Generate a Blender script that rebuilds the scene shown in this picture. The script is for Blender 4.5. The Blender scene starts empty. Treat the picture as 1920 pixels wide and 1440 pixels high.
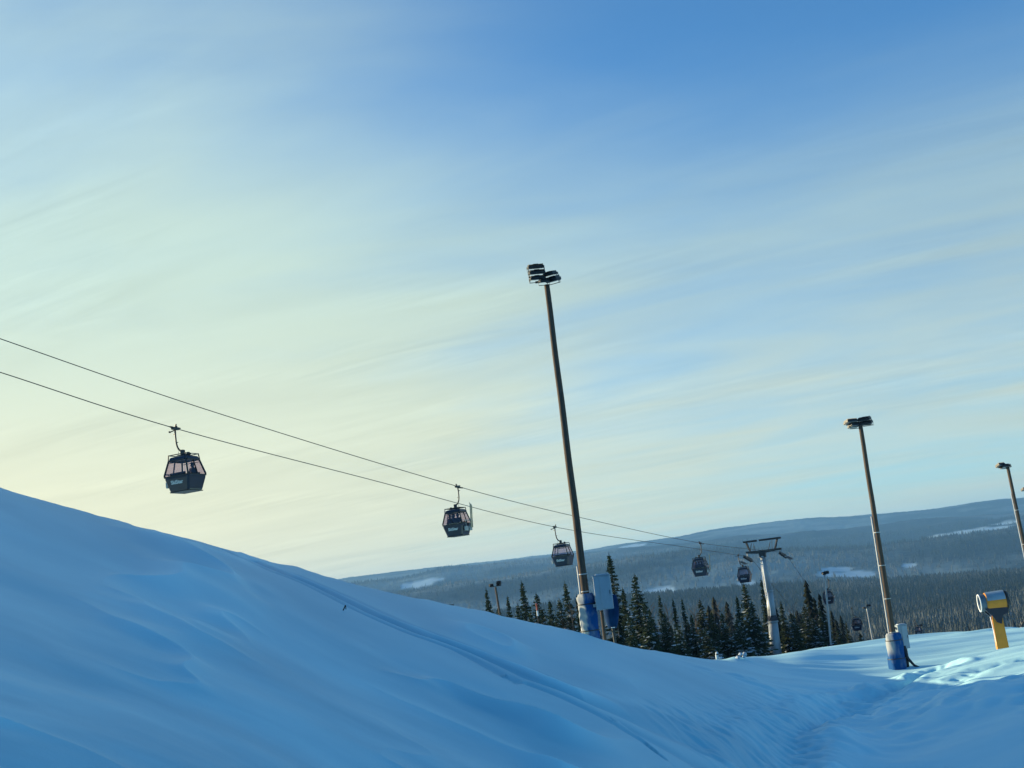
import bpy, math, random
import numpy as np
from mathutils import Matrix, Vector
random.seed(7); rng = np.random.default_rng(11)
SC = bpy.context.scene
COL = SC.collection
R = math.radians

# ------------------------------------------------------------------ camera
FOC = 2300.0                                   # focal length in pixels of a 1920 px wide picture
PITCH, ROLL = R(9.55), R(-7.5)
cd = bpy.data.cameras.new('camera'); cam = bpy.data.objects.new('camera', cd); COL.objects.link(cam)
cd.sensor_width = 36; cd.lens = 36*FOC/1920; cd.clip_start = .1; cd.clip_end = 60000
CM = Matrix.Rotation(R(90)+PITCH, 4, 'X') @ Matrix.Rotation(ROLL, 4, 'Z')
cam.matrix_world = CM
SC.camera = cam
# ------------------------------------------------------------------ light
SUN_AZ, SUN_EL = R(-66), R(12)                # azimuth from +Y, clockwise positive
sdir = Vector((math.sin(SUN_AZ)*math.cos(SUN_EL), math.cos(SUN_AZ)*math.cos(SUN_EL), math.sin(SUN_EL)))
sl = bpy.data.lights.new('sun', 'SUN'); sl.energy = 5.0; sl.angle = R(.6); sl.color = (1, .84, .53)
so = bpy.data.objects.new('sun', sl); COL.objects.link(so); so.rotation_euler = sdir.to_track_quat('Z', 'Y').to_euler()
SC.view_settings.view_transform = 'Standard'; SC.view_settings.look = 'None'
SC.view_settings.exposure = 1.04; SC.view_settings.gamma = 1

W = bpy.data.worlds.new("World"); SC.world = W; W.use_nodes = True
wn, wl = W.node_tree.nodes, W.node_tree.links; wn.clear()
def N(nodes, t, **kw):
    n = nodes.new(t)
    for k, v in kw.items():
        if k.startswith('i_'): n.inputs[k[2:].replace('_', ' ')].default_value = v
        else: setattr(n, k, v)
    return n
sky = N(wn, 'ShaderNodeTexSky'); sky.sky_type = 'NISHITA'; sky.sun_disc = False
sky.sun_elevation = SUN_EL; sky.sun_rotation = SUN_AZ; sky.altitude = 700
sky.air_density = 1.0; sky.dust_density = .1; sky.ozone_density = 5.8
tc = N(wn, 'ShaderNodeTexCoord')
def mth(nodes, links, op, a, b=None, clamp=False):
    m = nodes.new('ShaderNodeMath'); m.operation = op; m.use_clamp = clamp
    for i, v in enumerate((a, b)):
        if v is None: continue
        if isinstance(v, (int, float)): m.inputs[i].default_value = v
        else: links.new(v, m.inputs[i])
    return m.outputs[0]
def wm(op, a, b=None, clamp=False): return mth(wn, wl, op, a, b, clamp)
def wrange(v, a, b, c=0., d=1., smooth=True):
    m = N(wn, 'ShaderNodeMapRange'); m.interpolation_type = 'SMOOTHSTEP' if smooth else 'LINEAR'
    wl.new(v, m.inputs[0])
    for i, q in zip((1, 2, 3, 4), (a, b, c, d)): m.inputs[i].default_value = q
    return m.outputs[0]
sep = N(wn, 'ShaderNodeSeparateXYZ'); wl.new(tc.outputs['Generated'], sep.inputs[0])
X, Y, Z = sep.outputs
zz = wm('ADD', wm('MAXIMUM', Z, 0.0), .09)
cx = wm('DIVIDE', X, zz); cy = wm('DIVIDE', Y, zz)     # position on a flat cloud layer
cmb = N(wn, 'ShaderNodeCombineXYZ'); wl.new(cx, cmb.inputs[0]); wl.new(cy, cmb.inputs[1])
def cloud(rot, sx, sy, det, dist, loc=(0, 0, 0), rough=.55):
    mp = N(wn, 'ShaderNodeMapping'); wl.new(cmb.outputs[0], mp.inputs[0])
    mp.inputs['Rotation'].default_value = (0, 0, rot); mp.inputs['Location'].default_value = loc
    m2 = N(wn, 'ShaderNodeMapping'); wl.new(mp.outputs[0], m2.inputs[0]); m2.inputs['Scale'].default_value = (sx, sy, 1)
    n = N(wn, 'ShaderNodeTexNoise'); wl.new(m2.outputs[0], n.inputs['Vector'])
    n.inputs['Scale'].default_value = 1; n.inputs['Detail'].default_value = det
    n.inputs['Roughness'].default_value = rough; n.inputs['Distortion'].default_value = dist
    return n.outputs['Fac']
c1 = cloud(R(18), .40, .80, 5, 1.4, rough=.5)
c2 = cloud(R(8), .7, 1.6, 6, 1.8, (3, 1, 0), .5)
c3 = cloud(R(20), .12, .35, 3, .2, (5, 2, 0))
streak = wm('ADD', wm('MULTIPLY', c1, .55), wm('ADD', wm('MULTIPLY', c2, .25), wm('MULTIPLY', c3, .35)))
# thin veil: dense low and towards the sun, open high up to the right
el = wrange(Z, .18, .46, 1., 0.)
side = wrange(X, .26, -.40, 0., 1.)
front = wrange(Y, .1, .7, 0., 1.)
veil = wm('MULTIPLY', wm('ADD', wm('MULTIPLY', el, .68), wm('MULTIPLY', side, .62)), front)
cov = wm('ADD', veil, wm('MULTIPLY', wm('SUBTRACT', streak, .585), 1.35))
cov = wm('MULTIPLY', wrange(cov, -.05, 1.12), front)
# sunlight scattered by the veil: brighter and warmer near the sun and the horizon
dt = N(wn, 'ShaderNodeVectorMath'); dt.operation = 'DOT_PRODUCT'
wl.new(tc.outputs['Generated'], dt.inputs[0]); dt.inputs[1].default_value = sdir
glow = wrange(dt.outputs['Value'], .35, .97)
low = wrange(Z, .0, .31, 1., 0.)
warm = wm('MULTIPLY', wm('ADD', wm('MULTIPLY', glow, .60), .58), low, True)
cc = N(wn, 'ShaderNodeMix'); cc.data_type = 'RGBA'; wl.new(warm, cc.inputs[0])
cc.inputs[6].default_value = (2.62, 2.95, 2.88, 1); cc.inputs[7].default_value = (4.7, 3.85, 2.7, 1)
# thicker wisps of the veil scatter a little more light than the thin parts
wisp = cloud(R(14), .6, 1.4, 6, 2.0, (1, 7, 0), .5)
fib = cloud(R(24), 1.3, 9.0, 8, 1.2, (4, 2, 0), .6)           # fine fibres, only in patches
patch = wrange(cloud(R(0), .8, 1.3, 2, .4, (8, 3, 0)), .42, .62)
fib = wm('MULTIPLY', wm('SUBTRACT', fib, .5), wm('MULTIPLY', patch, .34))
near_sun = wrange(dt.outputs['Value'], -.1, .9)
lum = wm('ADD', wm('MULTIPLY', wm('SUBTRACT', wisp, .5), .24), wm('ADD', fib, wm('ADD', wm('MULTIPLY', near_sun, .26), .85)))
cl = N(wn, 'ShaderNodeVectorMath'); cl.operation = 'SCALE'; wl.new(cc.outputs[2], cl.inputs[0]); wl.new(lum, cl.inputs['Scale'])
mx = N(wn, 'ShaderNodeMix'); mx.data_type = 'RGBA'; wl.new(cov, mx.inputs[0])
wl.new(sky.outputs[0], mx.inputs[6]); wl.new(cl.outputs[0], mx.inputs[7])
bg = N(wn, 'ShaderNodeBackground'); bg.inputs[1].default_value = .115; wb_ = N(wn, 'ShaderNodeVectorMath'); wb_.operation = 'MULTIPLY'; wl.new(mx.outputs[2], wb_.inputs[0]); wb_.inputs[1].default_value = (.93, 1.06, .96)
wl.new(wb_.outputs[0], bg.inputs[0])
wo = N(wn, 'ShaderNodeOutputWorld'); wl.new(bg.outputs[0], wo.inputs[0])

# ------------------------------------------------------------------ pixel helpers (photo pixels, 1920 x 1440)
CM3 = np.array([[CM[i][j] for j in range(3)] for i in range(3)])
def ray(px, py):
    d = CM3 @ np.array([(px-960)/FOC, (720-py)/FOC, -1.0]); return d/np.hypot(d[0], d[1])
def P(px, py, rr):                             # point seen at a pixel, rr metres away on the ground plan
    return Vector(ray(px, py)*rr)
def azel(px, py):
    d = ray(px, py); return math.degrees(math.atan2(d[0], d[1])), d[2]   # azimuth deg, tan(elevation)

# ------------------------------------------------------------------ noise
def vnoise(x, y, seed=0):
    xi = np.floor(x).astype(np.int64); yi = np.floor(y).astype(np.int64); xf = x-xi; yf = y-yi
    def h(a, b):
        n = (a*374761393+b*668265263+seed*974634777) & 0x7fffffff
        n = ((n ^ (n >> 13))*1274126177) & 0x7fffffff
        return ((n ^ (n >> 16)) & 0xffff)/32767.5-1
    u = xf*xf*xf*(xf*(xf*6-15)+10); v = yf*yf*yf*(yf*(yf*6-15)+10)
    a, b, c, d = h(xi, yi), h(xi+1, yi), h(xi, yi+1), h(xi+1, yi+1)
    return (a*(1-u)+b*u)*(1-v)+(c*(1-u)+d*u)*v
def fbm(x, y, o=4, seed=0, g=.5):
    s = 0; a = 1; t = 0
    for k in range(o):
        s = s+a*vnoise(x*2**k+k*17.3, y*2**k-k*9.1, seed+k); t += a; a *= g
    return s/t
def sst(a, b, x):
    t = np.clip((x-a)/(b-a), 0, 1); return t*t*(3-2*t)

# ------------------------------------------------------------------ terrain
AZT = np.arange(-200, 200.001, .02)
def table(pairs, sm=1.0):
    a = np.array(sorted(pairs)); t = np.interp(AZT, a[:, 0], a[:, 1])
    h_ = int(4*sm/.02); k = np.exp(-.5*(np.arange(-h_, h_+1)*.02/sm)**2); k /= k.sum()
    return np.convolve(np.pad(t, h_, mode='edge'), k, 'valid')
SIL = [(0,915),(100,943),(250,985),(400,1023),(450,1038),(500,1053),(530,1058),(560,1064),(640,1088),(700,1104),(760,1118),(860,1136),(960,1158),
       (1060,1180),(1110,1193),(1180,1213),(1230,1219),(1290,1231),(1340,1236),(1370,1233),(1395,1230),(1425,1236),
       (1460,1236),(1500,1230),(1600,1220),(1700,1206),(1800,1196),(1870,1190),(1920,1186)]
T_E = table([azel(*q) for q in SIL]+[(-28,.165),(-35,.215),(-50,.25),(-65,.25),(-80,.22),(-100,.12),(-130,.0),(-180,-.05),
             (27,-.078),(40,-.09),(70,-.1),(120,-.08),(180,-.05)], .35)
T_ES = np.convolve(np.pad(T_E, 300, mode='edge'), np.exp(-.5*(np.arange(-300, 301)*.02/2.0)**2)/np.exp(-.5*(np.arange(-300, 301)*.02/2.0)**2).sum(), 'valid')
T_D = table([(-200,50),(-60,46),(-24,46),(-8,45),(0,44),(2.2,46),(5,54),(8,70),(10,84),(13,100),(15,104),(18,98),(21,91),(24,86),(60,80),(120,70),(200,50)], .8)
T_H = table([(-200,2),(-60,2.2),(-24,2.5),(-12,3.0),(-1,4.0),(6,4.8),(10,5.6),(14,6.6),(18,5.9),(21,5.2),(25,4.6),(60,5),(100,4),(150,2.5),(200,2)], 1.5)
def layer(px, sm, l, r): return table([azel(*q) for q in px]+[(-29, l), (-60, l), (27, r), (60, r), (180, r), (-180, l)], sm)
L1 = layer([(700,1180),(900,1158),(1150,1126),(1250,1118),(1300,1113),(1400,1102),(1500,1097),(1600,1092),(1700,1088),(1800,1080),(1920,1071)], .8, -.03, -.04)
L2 = layer([(640,1122),(700,1116),(800,1104),(900,1093),(1000,1078),(1100,1066),(1200,1050),(1300,1040),(1400,1034),(1500,1030),(1600,1030),(1700,1026),(1800,1012),(1920,1000)], .6, -.0, -.012)
L3 = layer([(640,1096),(700,1090),(760,1083),(830,1068),(950,1056),(1030,1049),(1130,1038),(1200,1031),(1300,1020),(1390,1008),(1500,1000),(1600,994),(1700,986),(1800,975),(1920,962)], .4, .012, .01)
L4 = layer([(560,1100),(640,1086),(720,1075),(780,1068),(860,1060),(960,1048),(1050,1038),(1110,1031),(1150,1023),(1200,1016),(1260,1010),(1330,995),(1420,982),(1500,973),(1600,968),(1660,963),(1750,955),(1830,942),(1880,935),(1920,934)], .25, .018, .025)
def tab(T, az): return np.interp(az, AZT, T)
FARR = np.array([140, 220, 400, 700, 1150, 2000, 3000, 3600, 4800, 5700, 7000, 8200, 9800, 12000, 16000.])
def zfar(az, r):
    l1, l2, l3, l4 = (tab(t, az) for t in (L1, L2, L3, L4))
    o = np.ones_like(l1)
    zs = [-15*o, -20*o, -36*o, -64*o, -95*o, -98*o, l1*3000, l1*3600-25, l2*4800, l2*5700-35+(l3-l2)*900, l3*7000, l3*8200-25+(l4-l3)*2200, l4*9800, l4*9800-280, l4*9800-300]
    zs = np.stack(zs, 0); lr = np.log(r); kk = np.log(FARR)
    i = np.clip(np.searchsorted(kk, lr)-1, 0, len(kk)-2)
    t = np.clip((lr-kk[i])/(kk[i+1]-kk[i]), 0, 1)
    def pick(j): return np.take_along_axis(zs, np.clip(j, 0, len(kk)-1)[None], 0)[0]
    p0, p1, p2, p3 = pick(i-1), pick(i), pick(i+1), pick(i+2)
    def slope(a, b, c): # monotone tangents
        d1, d2 = b-a, c-b
        return np.where(d1*d2 > 0, 2*d1*d2/(d1+d2+np.where(d1+d2 == 0, 1e-9, 0)), 0)
    m1, m2 = slope(p0, p1, p2), slope(p1, p2, p3)
    return (2*t**3-3*t*t+1)*p1+(t**3-2*t*t+t)*m1+(-2*t**3+3*t*t)*p2+(t**3-t*t)*m2
def zbase(x, y):
    r = np.maximum(np.hypot(x, y), .01); az = np.degrees(np.arctan2(x, y))
    e, D, h = tab(T_E, az), tab(T_D, az), tab(T_H, az)
    t = np.minimum(r/D, 1); es = tab(T_ES, az); e = es+(e-es)*sst(.35, 1, t)
    zn = r*e-h*(1-t)**2
    b = np.maximum(r-D, 0)
    kk_ = .22+.42*sst(9, 1, az)*sst(-110, -60, az)
    zb = zn-kk_*b*b/(b+8)
    k = sst(0, 1, b/np.maximum(150-D, 40))
    zb = np.where(b > 0, zb*(1-k)+k*zfar(az, np.maximum(r, 100)), zb)
    g = sst(1.5, 8, r)
    return -1.75*(1-g)+zb*g
def hit(px, py, far=140.):                     # where the ray of a pixel meets the ground
    d = ray(px, py); rr = np.geomspace(3, far, 3000); x, y = d[0]*rr, d[1]*rr
    f = zbase(x, y)-d[2]*rr; i = np.argmax(f > 0)
    if f[i] <= 0: i = int(np.argmax(f))
    return x[i], y[i]
def pdist(x, y, pts):                          # distance to a polyline, signed side, position along it
    best = np.full(x.shape, 1e9); sg = np.zeros(x.shape); al = np.zeros(x.shape); acc = 0
    for (ax, ay), (bx, by) in zip(pts[:-1], pts[1:]):
        dx, dy = bx-ax, by-ay; L = math.hypot(dx, dy)+1e-9
        t = np.clip(((x-ax)*dx+(y-ay)*dy)/L/L, 0, 1)
        d = np.hypot(x-ax-t*dx, y-ay-t*dy); m = d < best
        s = ((x-ax)*dy-(y-ay)*dx)/L
        best = np.where(m, d, best); sg = np.where(m, s, sg); al = np.where(m, acc+t*L, al); acc += L
    return best, sg, al
TRACK1 = [hit(*q) for q in [(475,1052),(540,1078),(600,1102),(700,1150),(800,1192),(900,1228),(1000,1272),(1100,1312),(1200,1353),(1300,1393),(1420,1436),(1500,1465)]]
TRACK2 = [hit(*q) for q in [(520,1066),(640,1112),(760,1168),(860,1206),(960,1244),(1060,1283),(1160,1322),(1240,1352),(1290,1368),(1400,1402),(1450,1425)]]
TRENCH = [hit(*q) for q in [(1765,1262),(1700,1290),(1650,1305),(1600,1318),(1540,1350),(1500,1385),(1470,1440),(1450,1480)]]
PATH2 = [hit(*q) for q in [(1920,1245),(1850,1262),(1780,1290),(1700,1302),(1620,1330),(1540,1345)]]
SDIR = np.array(hit(640,1330))-np.array(hit(130,1090)); SDIR /= np.linalg.norm(SDIR)
POLE2 = P(1684, 1252, 65)
FIX = [P(1684,1252,65), P(1880,1214,76), P(1456,1233,180)]
DRIFT_LIGHT = [None]  # snow colour factor: crust and drift tone plus painted light and shade
def drift(x, y):
    r = np.hypot(x, y); az = np.degrees(np.arctan2(x, y))
    R0 = 18.
    te = zbase(x, y)/np.maximum(r, 3)
    sc = np.clip(r/18, .35, 1.6)
    v = (te+.53*np.radians(az))*R0; u = (np.radians(az)-.3*te)*R0
    vw = v+.30*fbm(u*.22, v*.3, 3, 5)
    rg = fbm(u*.30+9, vw*1.9+4, 3, 21, .42)                      # wind-cut ridges: soft lee, sharper face
    ridge = np.clip(1-np.abs(rg)*2.6, 0, 1)**2.5
    mask = sst(-.35, .3, fbm(u*.22+2, v*.35, 2, 31))
    k = sst(3, 9, r)
    D = tab(T_D, az); edge = sst(1.0, .50, r/D)*.97+.03           # calm crest line
    g_ = 1-sst(-1, 5, az); dt_, st_, at_ = pdist(x, y, TRACK1)
    z = (.27*fbm(u*.14, vw*.80, 4, 3, .42)+.32*ridge*mask)*k*edge*sc*g_*(1-.9*np.exp(-(dt_/2.2)**2))
    z = z+.10*(1-g_)*k*edge*fbm(x*.16+3, y*.10, 3, 58)*(1-.9*np.exp(-(dt_/2.2)**2))
    DRIFT_LIGHT[0] = np.clip(.30+.60*sst(6, 14, az)+.75*ridge*mask*g_+.6*fbm(u*.3+5, vw*2.6, 5, 55, .55)*g_+.25*(1-g_)*fbm(x*.14, y*.3, 3, 57)+.35*fbm(u*.08, vw*.35, 3, 56), 0, 1)  # ridge light and sky light on the right painted into the snow colour
    rt = sst(8, 12, az)                                         # flatter drifts on the right
    a2 = fbm(x*.045+y*.02+3, y*.13-x*.03, 3, 61)
    z = z*(1-.6*rt)+rt*k*(.60*a2+.17*fbm(x*.09+y*.03, y*.38-x*.06, 3, 62))*sst(20, 40, r)
    # crest roughness
    z = z+.05*np.exp(-((r-D)/3)**2)*fbm(az*1.2, r*.02, 3, 71)
    m = r < 130
    d, s, al = pdist(x, y, TRACK1)
    wd = 1+2.6*sst(13, 21, al)                  # the rut widens where it crosses the slope
    DRIFT_LIGHT[0] = DRIFT_LIGHT[0]-1.0/wd**.4*np.exp(-(d/(.12*wd))**2)-.5*np.exp(-((s-.40*wd)/(.09*wd))**2)*(d < 3)+.35*np.exp(-((s+.25*wd)/(.12*wd))**2)*(d < 3)  # packed snow tone plus painted groove shade and lit lip
    z = z-m*(.10*wd**.1*np.exp(-(d/(.11*wd))**2)+.06*wd**.1*np.exp(-((s-.40*wd)/(.09*wd))**2)*(d < 3)-.045*wd**.1*np.exp(-((s+.22*wd)/(.10*wd))**2)*(d < 3))
    d, s, al = pdist(x, y, TRACK2)
    wd = 1+3.2*sst(12, 20, al); DRIFT_LIGHT[0] = DRIFT_LIGHT[0]-.7*np.exp(-(d/(.14*wd))**2)  # second rut: packed snow tone with its shade painted in
    z = z-m*.07*wd**.1*np.exp(-(d/(.13*wd))**2)*(.6+.4*vnoise(al*.3, al*0, 5))
    d, s, al = pdist(x, y, TRENCH)
    DRIFT_LIGHT[0] = np.clip(DRIFT_LIGHT[0]-.35*np.exp(-(d/.9)**2), 0, 1)  # trodden snow tone with the trench shade painted in
    w = .55+.25*vnoise(al*.35, al*0+3, 8)
    foot = vnoise(x*2.6, y*2.6, 81)+.6*vnoise(x*5.5, y*5.5, 82)
    z = z-m*(.26*np.exp(-(d/w)**2)-.09*np.exp(-((d-w*1.7)/.35)**2))+m*.03*foot*np.exp(-(d/1.5)**2)
    z = z+m*.03*foot*np.exp(-((d-1.4)/.9)**2)*(s > 0)
    for sp, w_, jit in ((.36, .17, .0), (.52, .55, 1.7)):
        kk = np.round(al/sp); sd = np.where(kk % 2 == 0, w_, -w_)+.10*vnoise(kk*1.7+jit, kk*0+2, 84); da = al-kk*sp
        z = z-m*.09*np.exp(-(np.hypot(da, s-sd)/.16)**2)*sst(1.2, .8, d)
    d, s, al = pdist(x, y, PATH2)
    kk = np.round(al/.4); sd = np.where(kk % 2 == 0, .2, -.2)+.1*vnoise(kk*1.3, kk*0+5, 86); da = al-kk*.4
    z = z-m*.07*np.exp(-(np.hypot(da, s-sd)/.15)**2)*(d < 1)
    z = z-m*(.12*np.exp(-(d/.5)**2)-.03*np.exp(-((d-.9)/.3)**2))+m*.02*foot*np.exp(-(d/.9)**2)
    return z
LUMPS = []
for px, py, ra, h_ in [(1290,1368,1.6,.07),(1640,1302,.55,.30),(1605,1318,.4,.24),(1560,1405,1.3,.32),(1393,1238,.7,.22),(1780,1345,2.5,.20),(1420,1290,2.2,.18),(1655,1262,.35,.10),(1700,1262,.4,.12),(1728,1264,.3,.10),(1895,1322,3.4,.30)]:
    x_, y_ = hit(px, py); LUMPS.append((x_, y_, ra, h_))
PIN = [(f.x, f.y, None, f.z) for f in FIX[:2]]
def ground(x, y):
    z = zbase(x, y)+drift(x, y)
    for lx, ly, ra, h_ in LUMPS:
        d = np.hypot(x-lx, (y-ly)*.8); z = z+h_*np.exp(-(d/ra)**2)*(1+.35*vnoise(x*1.7, y*1.7, 91))
    for qx, qy, _, qz in PIN:
        d = np.hypot(x-qx, y-qy); w = np.exp(-(d/7)**2)
        z = z+w*(qz-zbase(np.array([qx]), np.array([qy]))[0])*.95
    return z
def gz(x, y): return float(ground(np.array([float(x)]), np.array([float(y)]))[0])

# ------------------------------------------------------------------ materials
def newmat(name):
    m = bpy.data.materials.new(name); m.use_nodes = True
    return m, m.node_tree.nodes, m.node_tree.links, m.node_tree.nodes['Principled BSDF']
def simple(name, col, rough=.6, metal=0., noise=.0, scale=8., bump=0., col2=None, stretch=(1, 1, 1), thr=None, spec=.4):
    m, n, l, b = newmat(name)
    b.inputs['Base Color'].default_value = (*col, 1); b.inputs['Roughness'].default_value = rough
    b.inputs['Metallic'].default_value = metal; b.inputs['Specular IOR Level'].default_value = spec
    t = N(n, 'ShaderNodeTexCoord'); mp = N(n, 'ShaderNodeMapping'); l.new(t.outputs['Object'], mp.inputs[0]); mp.inputs['Scale'].default_value = stretch
    x = N(n, 'ShaderNodeTexNoise'); l.new(mp.outputs[0], x.inputs['Vector']); x.inputs['Scale'].default_value = scale; x.inputs['Detail'].default_value = 6
    r = N(n, 'ShaderNodeMapRange'); l.new(x.outputs['Fac'], r.inputs[0])
    r.inputs[1].default_value, r.inputs[2].default_value = thr if thr else (.3, .7)
    mix = N(n, 'ShaderNodeMix'); mix.data_type = 'RGBA'; l.new(r.outputs[0], mix.inputs[0])
    c2 = col2 if col2 else tuple(c*(1-noise) for c in col)
    mix.inputs[6].default_value = (*col, 1); mix.inputs[7].default_value = (*c2, 1); l.new(mix.outputs[2], b.inputs['Base Color'])
    if bump:
        bp = N(n, 'ShaderNodeBump'); bp.inputs['Strength'].default_value = 1; bp.inputs['Distance'].default_value = bump
        l.new(x.outputs['Fac'], bp.inputs['Height']); l.new(bp.outputs[0], b.inputs['Normal'])
    return m
SNOWC = (.66, .80, .93)
def snowmat():
    m, n, l, b = newmat('snow')
    b.inputs['Roughness'].default_value = .55; b.inputs['Specular IOR Level'].default_value = .3
    t = N(n, 'ShaderNodeTexCoord')
    mp = N(n, 'ShaderNodeMapping'); l.new(t.outputs['Object'], mp.inputs[0])
    mp.inputs['Rotation'].default_value = (0, 0, -math.atan2(SDIR[1], SDIR[0]))
    m2 = N(n, 'ShaderNodeMapping'); l.new(mp.outputs[0], m2.inputs[0]); m2.inputs['Scale'].default_value = (2.0, 3.4, 3)
    a = N(n, 'ShaderNodeTexNoise'); l.new(m2.outputs[0], a.inputs['Vector']); a.inputs['Scale'].default_value = 1.0; a.inputs['Detail'].default_value = 8; a.inputs['Roughness'].default_value = .62
    f = N(n, 'ShaderNodeTexNoise'); l.new(t.outputs['Object'], f.inputs['Vector']); f.inputs['Scale'].default_value = 22; f.inputs['Detail'].default_value = 4
    s = mth(n, l, 'ADD', mth(n, l, 'MULTIPLY', a.outputs['Fac'], .004), mth(n, l, 'MULTIPLY', f.outputs['Fac'], .004))
    bp = N(n, 'ShaderNodeBump'); bp.inputs['Distance'].default_value = 1; bp.inputs['Strength'].default_value = .55; l.new(s, bp.inputs['Height'])
    l.new(bp.outputs[0], b.inputs['Normal'])
    # crust and drifted snow tones, with light and shade painted in
    r = N(n, 'ShaderNodeAttribute'); r.attribute_name = 'drift_light'
    mix = N(n, 'ShaderNodeMix'); mix.data_type = 'RGBA'; l.new(r.outputs['Fac'], mix.inputs[0])
    mix.inputs[6].default_value = (.26, .56, .66, 1); mix.inputs[7].default_value = (.50, .83, .88, 1)
    l.new(mix.outputs[2], b.inputs['Base Color'])
    return m
M = {}
M['snow'] = snowmat()
def hillmat():
    m, n, l, b = newmat('winter_hills')
    b.inputs['Roughness'].default_value = .9; b.inputs['Specular IOR Level'].default_value = .05
    at = N(n, 'ShaderNodeAttribute'); at.attribute_name = 'clear'
    fr = N(n, 'ShaderNodeAttribute'); fr.attribute_name = 'frost'
    t = N(n, 'ShaderNodeTexCoord')
    x = N(n, 'ShaderNodeTexNoise'); l.new(t.outputs['Object'], x.inputs['Vector']); x.inputs['Scale'].default_value = .035; x.inputs['Detail'].default_value = 5; x.inputs['Roughness'].default_value = .8
    fmix = mth(n, l, 'ADD', fr.outputs['Fac'], mth(n, l, 'MULTIPLY', mth(n, l, 'SUBTRACT', x.outputs['Fac'], .5), .9), True)
    mix = N(n, 'ShaderNodeMix'); mix.data_type = 'RGBA'; l.new(fmix, mix.inputs[0])
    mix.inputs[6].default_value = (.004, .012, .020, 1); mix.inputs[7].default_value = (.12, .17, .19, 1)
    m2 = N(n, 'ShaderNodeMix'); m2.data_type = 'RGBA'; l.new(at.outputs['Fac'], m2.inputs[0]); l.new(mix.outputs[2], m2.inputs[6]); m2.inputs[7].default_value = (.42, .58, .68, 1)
    l.new(m2.outputs[2], b.inputs['Base Color'])
    return m
M['hills'] = hillmat()
def treemat():
    m, n, l, b = newmat('far_conifers')
    b.inputs['Roughness'].default_value = .9; b.inputs['Specular IOR Level'].default_value = .05
    fr = N(n, 'ShaderNodeAttribute'); fr.attribute_name = 'frost'
    mix = N(n, 'ShaderNodeMix'); mix.data_type = 'RGBA'; l.new(fr.outputs['Fac'], mix.inputs[0])
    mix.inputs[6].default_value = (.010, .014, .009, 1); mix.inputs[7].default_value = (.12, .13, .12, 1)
    l.new(mix.outputs[2], b.inputs['Base Color'])
    return m
M['far_trees'] = treemat()
M['needles'] = simple('spruce_needles', (.022, .042, .022), .8, noise=.4, scale=1.1, col2=(.05, .065, .028), spec=.1)
M['tree_snow'] = simple('snow_on_twigs', (.55, .62, .68), .8, noise=.2, scale=4, spec=.1)
M['bark'] = simple('spruce_bark', (.07, .052, .04), .9, noise=.5, scale=5, spec=.1)
M['birch'] = simple('bare_twigs', (.13, .115, .10), .9, noise=.5, scale=.6, spec=.1)
M['wood'] = simple('weathered_pole_wood', (.14, .098, .068), .85, col2=(.055, .043, .035), scale=6, bump=.006, stretch=(6, 6, .35), spec=.15)
M['conduit'] = simple('pale_plastic_conduit', (.55, .55, .52), .5, noise=.2, scale=5)
M['lampblack'] = simple('black_lamp_housing', (.012, .013, .016), .45, noise=.4, scale=9)
M['lens'] = simple('lamp_front_glass', (.25, .27, .28), .12, noise=.3, scale=12)
M['galv'] = simple('galvanised_steel', (.33, .35, .36), .42, .55, noise=.25, scale=5, bump=.001)
M['steel_dark'] = simple('dark_steel', (.045, .05, .055), .5, .5, noise=.4, scale=6)
M['tower'] = simple('tower_steel', (.34, .37, .38), .5, .25, noise=.22, scale=1.2, col2=(.27, .30, .32))
M['cabinet'] = simple('cabinet_paint', (.30, .37, .42), .5, noise=.12, scale=3)
M['cable'] = simple('steel_cable', (.06, .06, .055), .55, .3, noise=.3, scale=3)
M['cabin'] = simple('cabin_navy_paint', (.010, .017, .040), .28, noise=.3, scale=2)
M['cabinframe'] = simple('cabin_black_frame', (.010, .012, .016), .4, noise=.3, scale=7)
M['white'] = simple('white_lettering', (.75, .77, .78), .5, noise=.06, scale=9)
M['decal'] = simple('faded_white_decal', (.42, .47, .52), .5, noise=.2, scale=9)
M['frosted'] = simple('frosted_paint', (.26, .37, .46), .7, noise=.25, scale=3, spec=.15)
M['ringgrey'] = simple('blue_grey_ring', (.09, .15, .21), .5, noise=.25, scale=4)
M['red'] = simple('marker_red_paint', (.40, .055, .035), .5, noise=.3, scale=9)
M['seat'] = simple('bench_upholstery', (.015, .016, .02), .8, noise=.3, scale=9)
M['yellow'] = simple('yellow_paint', (.62, .25, .02), .5, col2=(.48, .20, .02), scale=2.2)
M['cloth_dark'] = simple('winter_clothing', (.02, .022, .03), .8, noise=.4, scale=5)
M['ski'] = simple('ski_topsheet', (.45, .36, .26), .4, noise=.3, scale=3)
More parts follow.
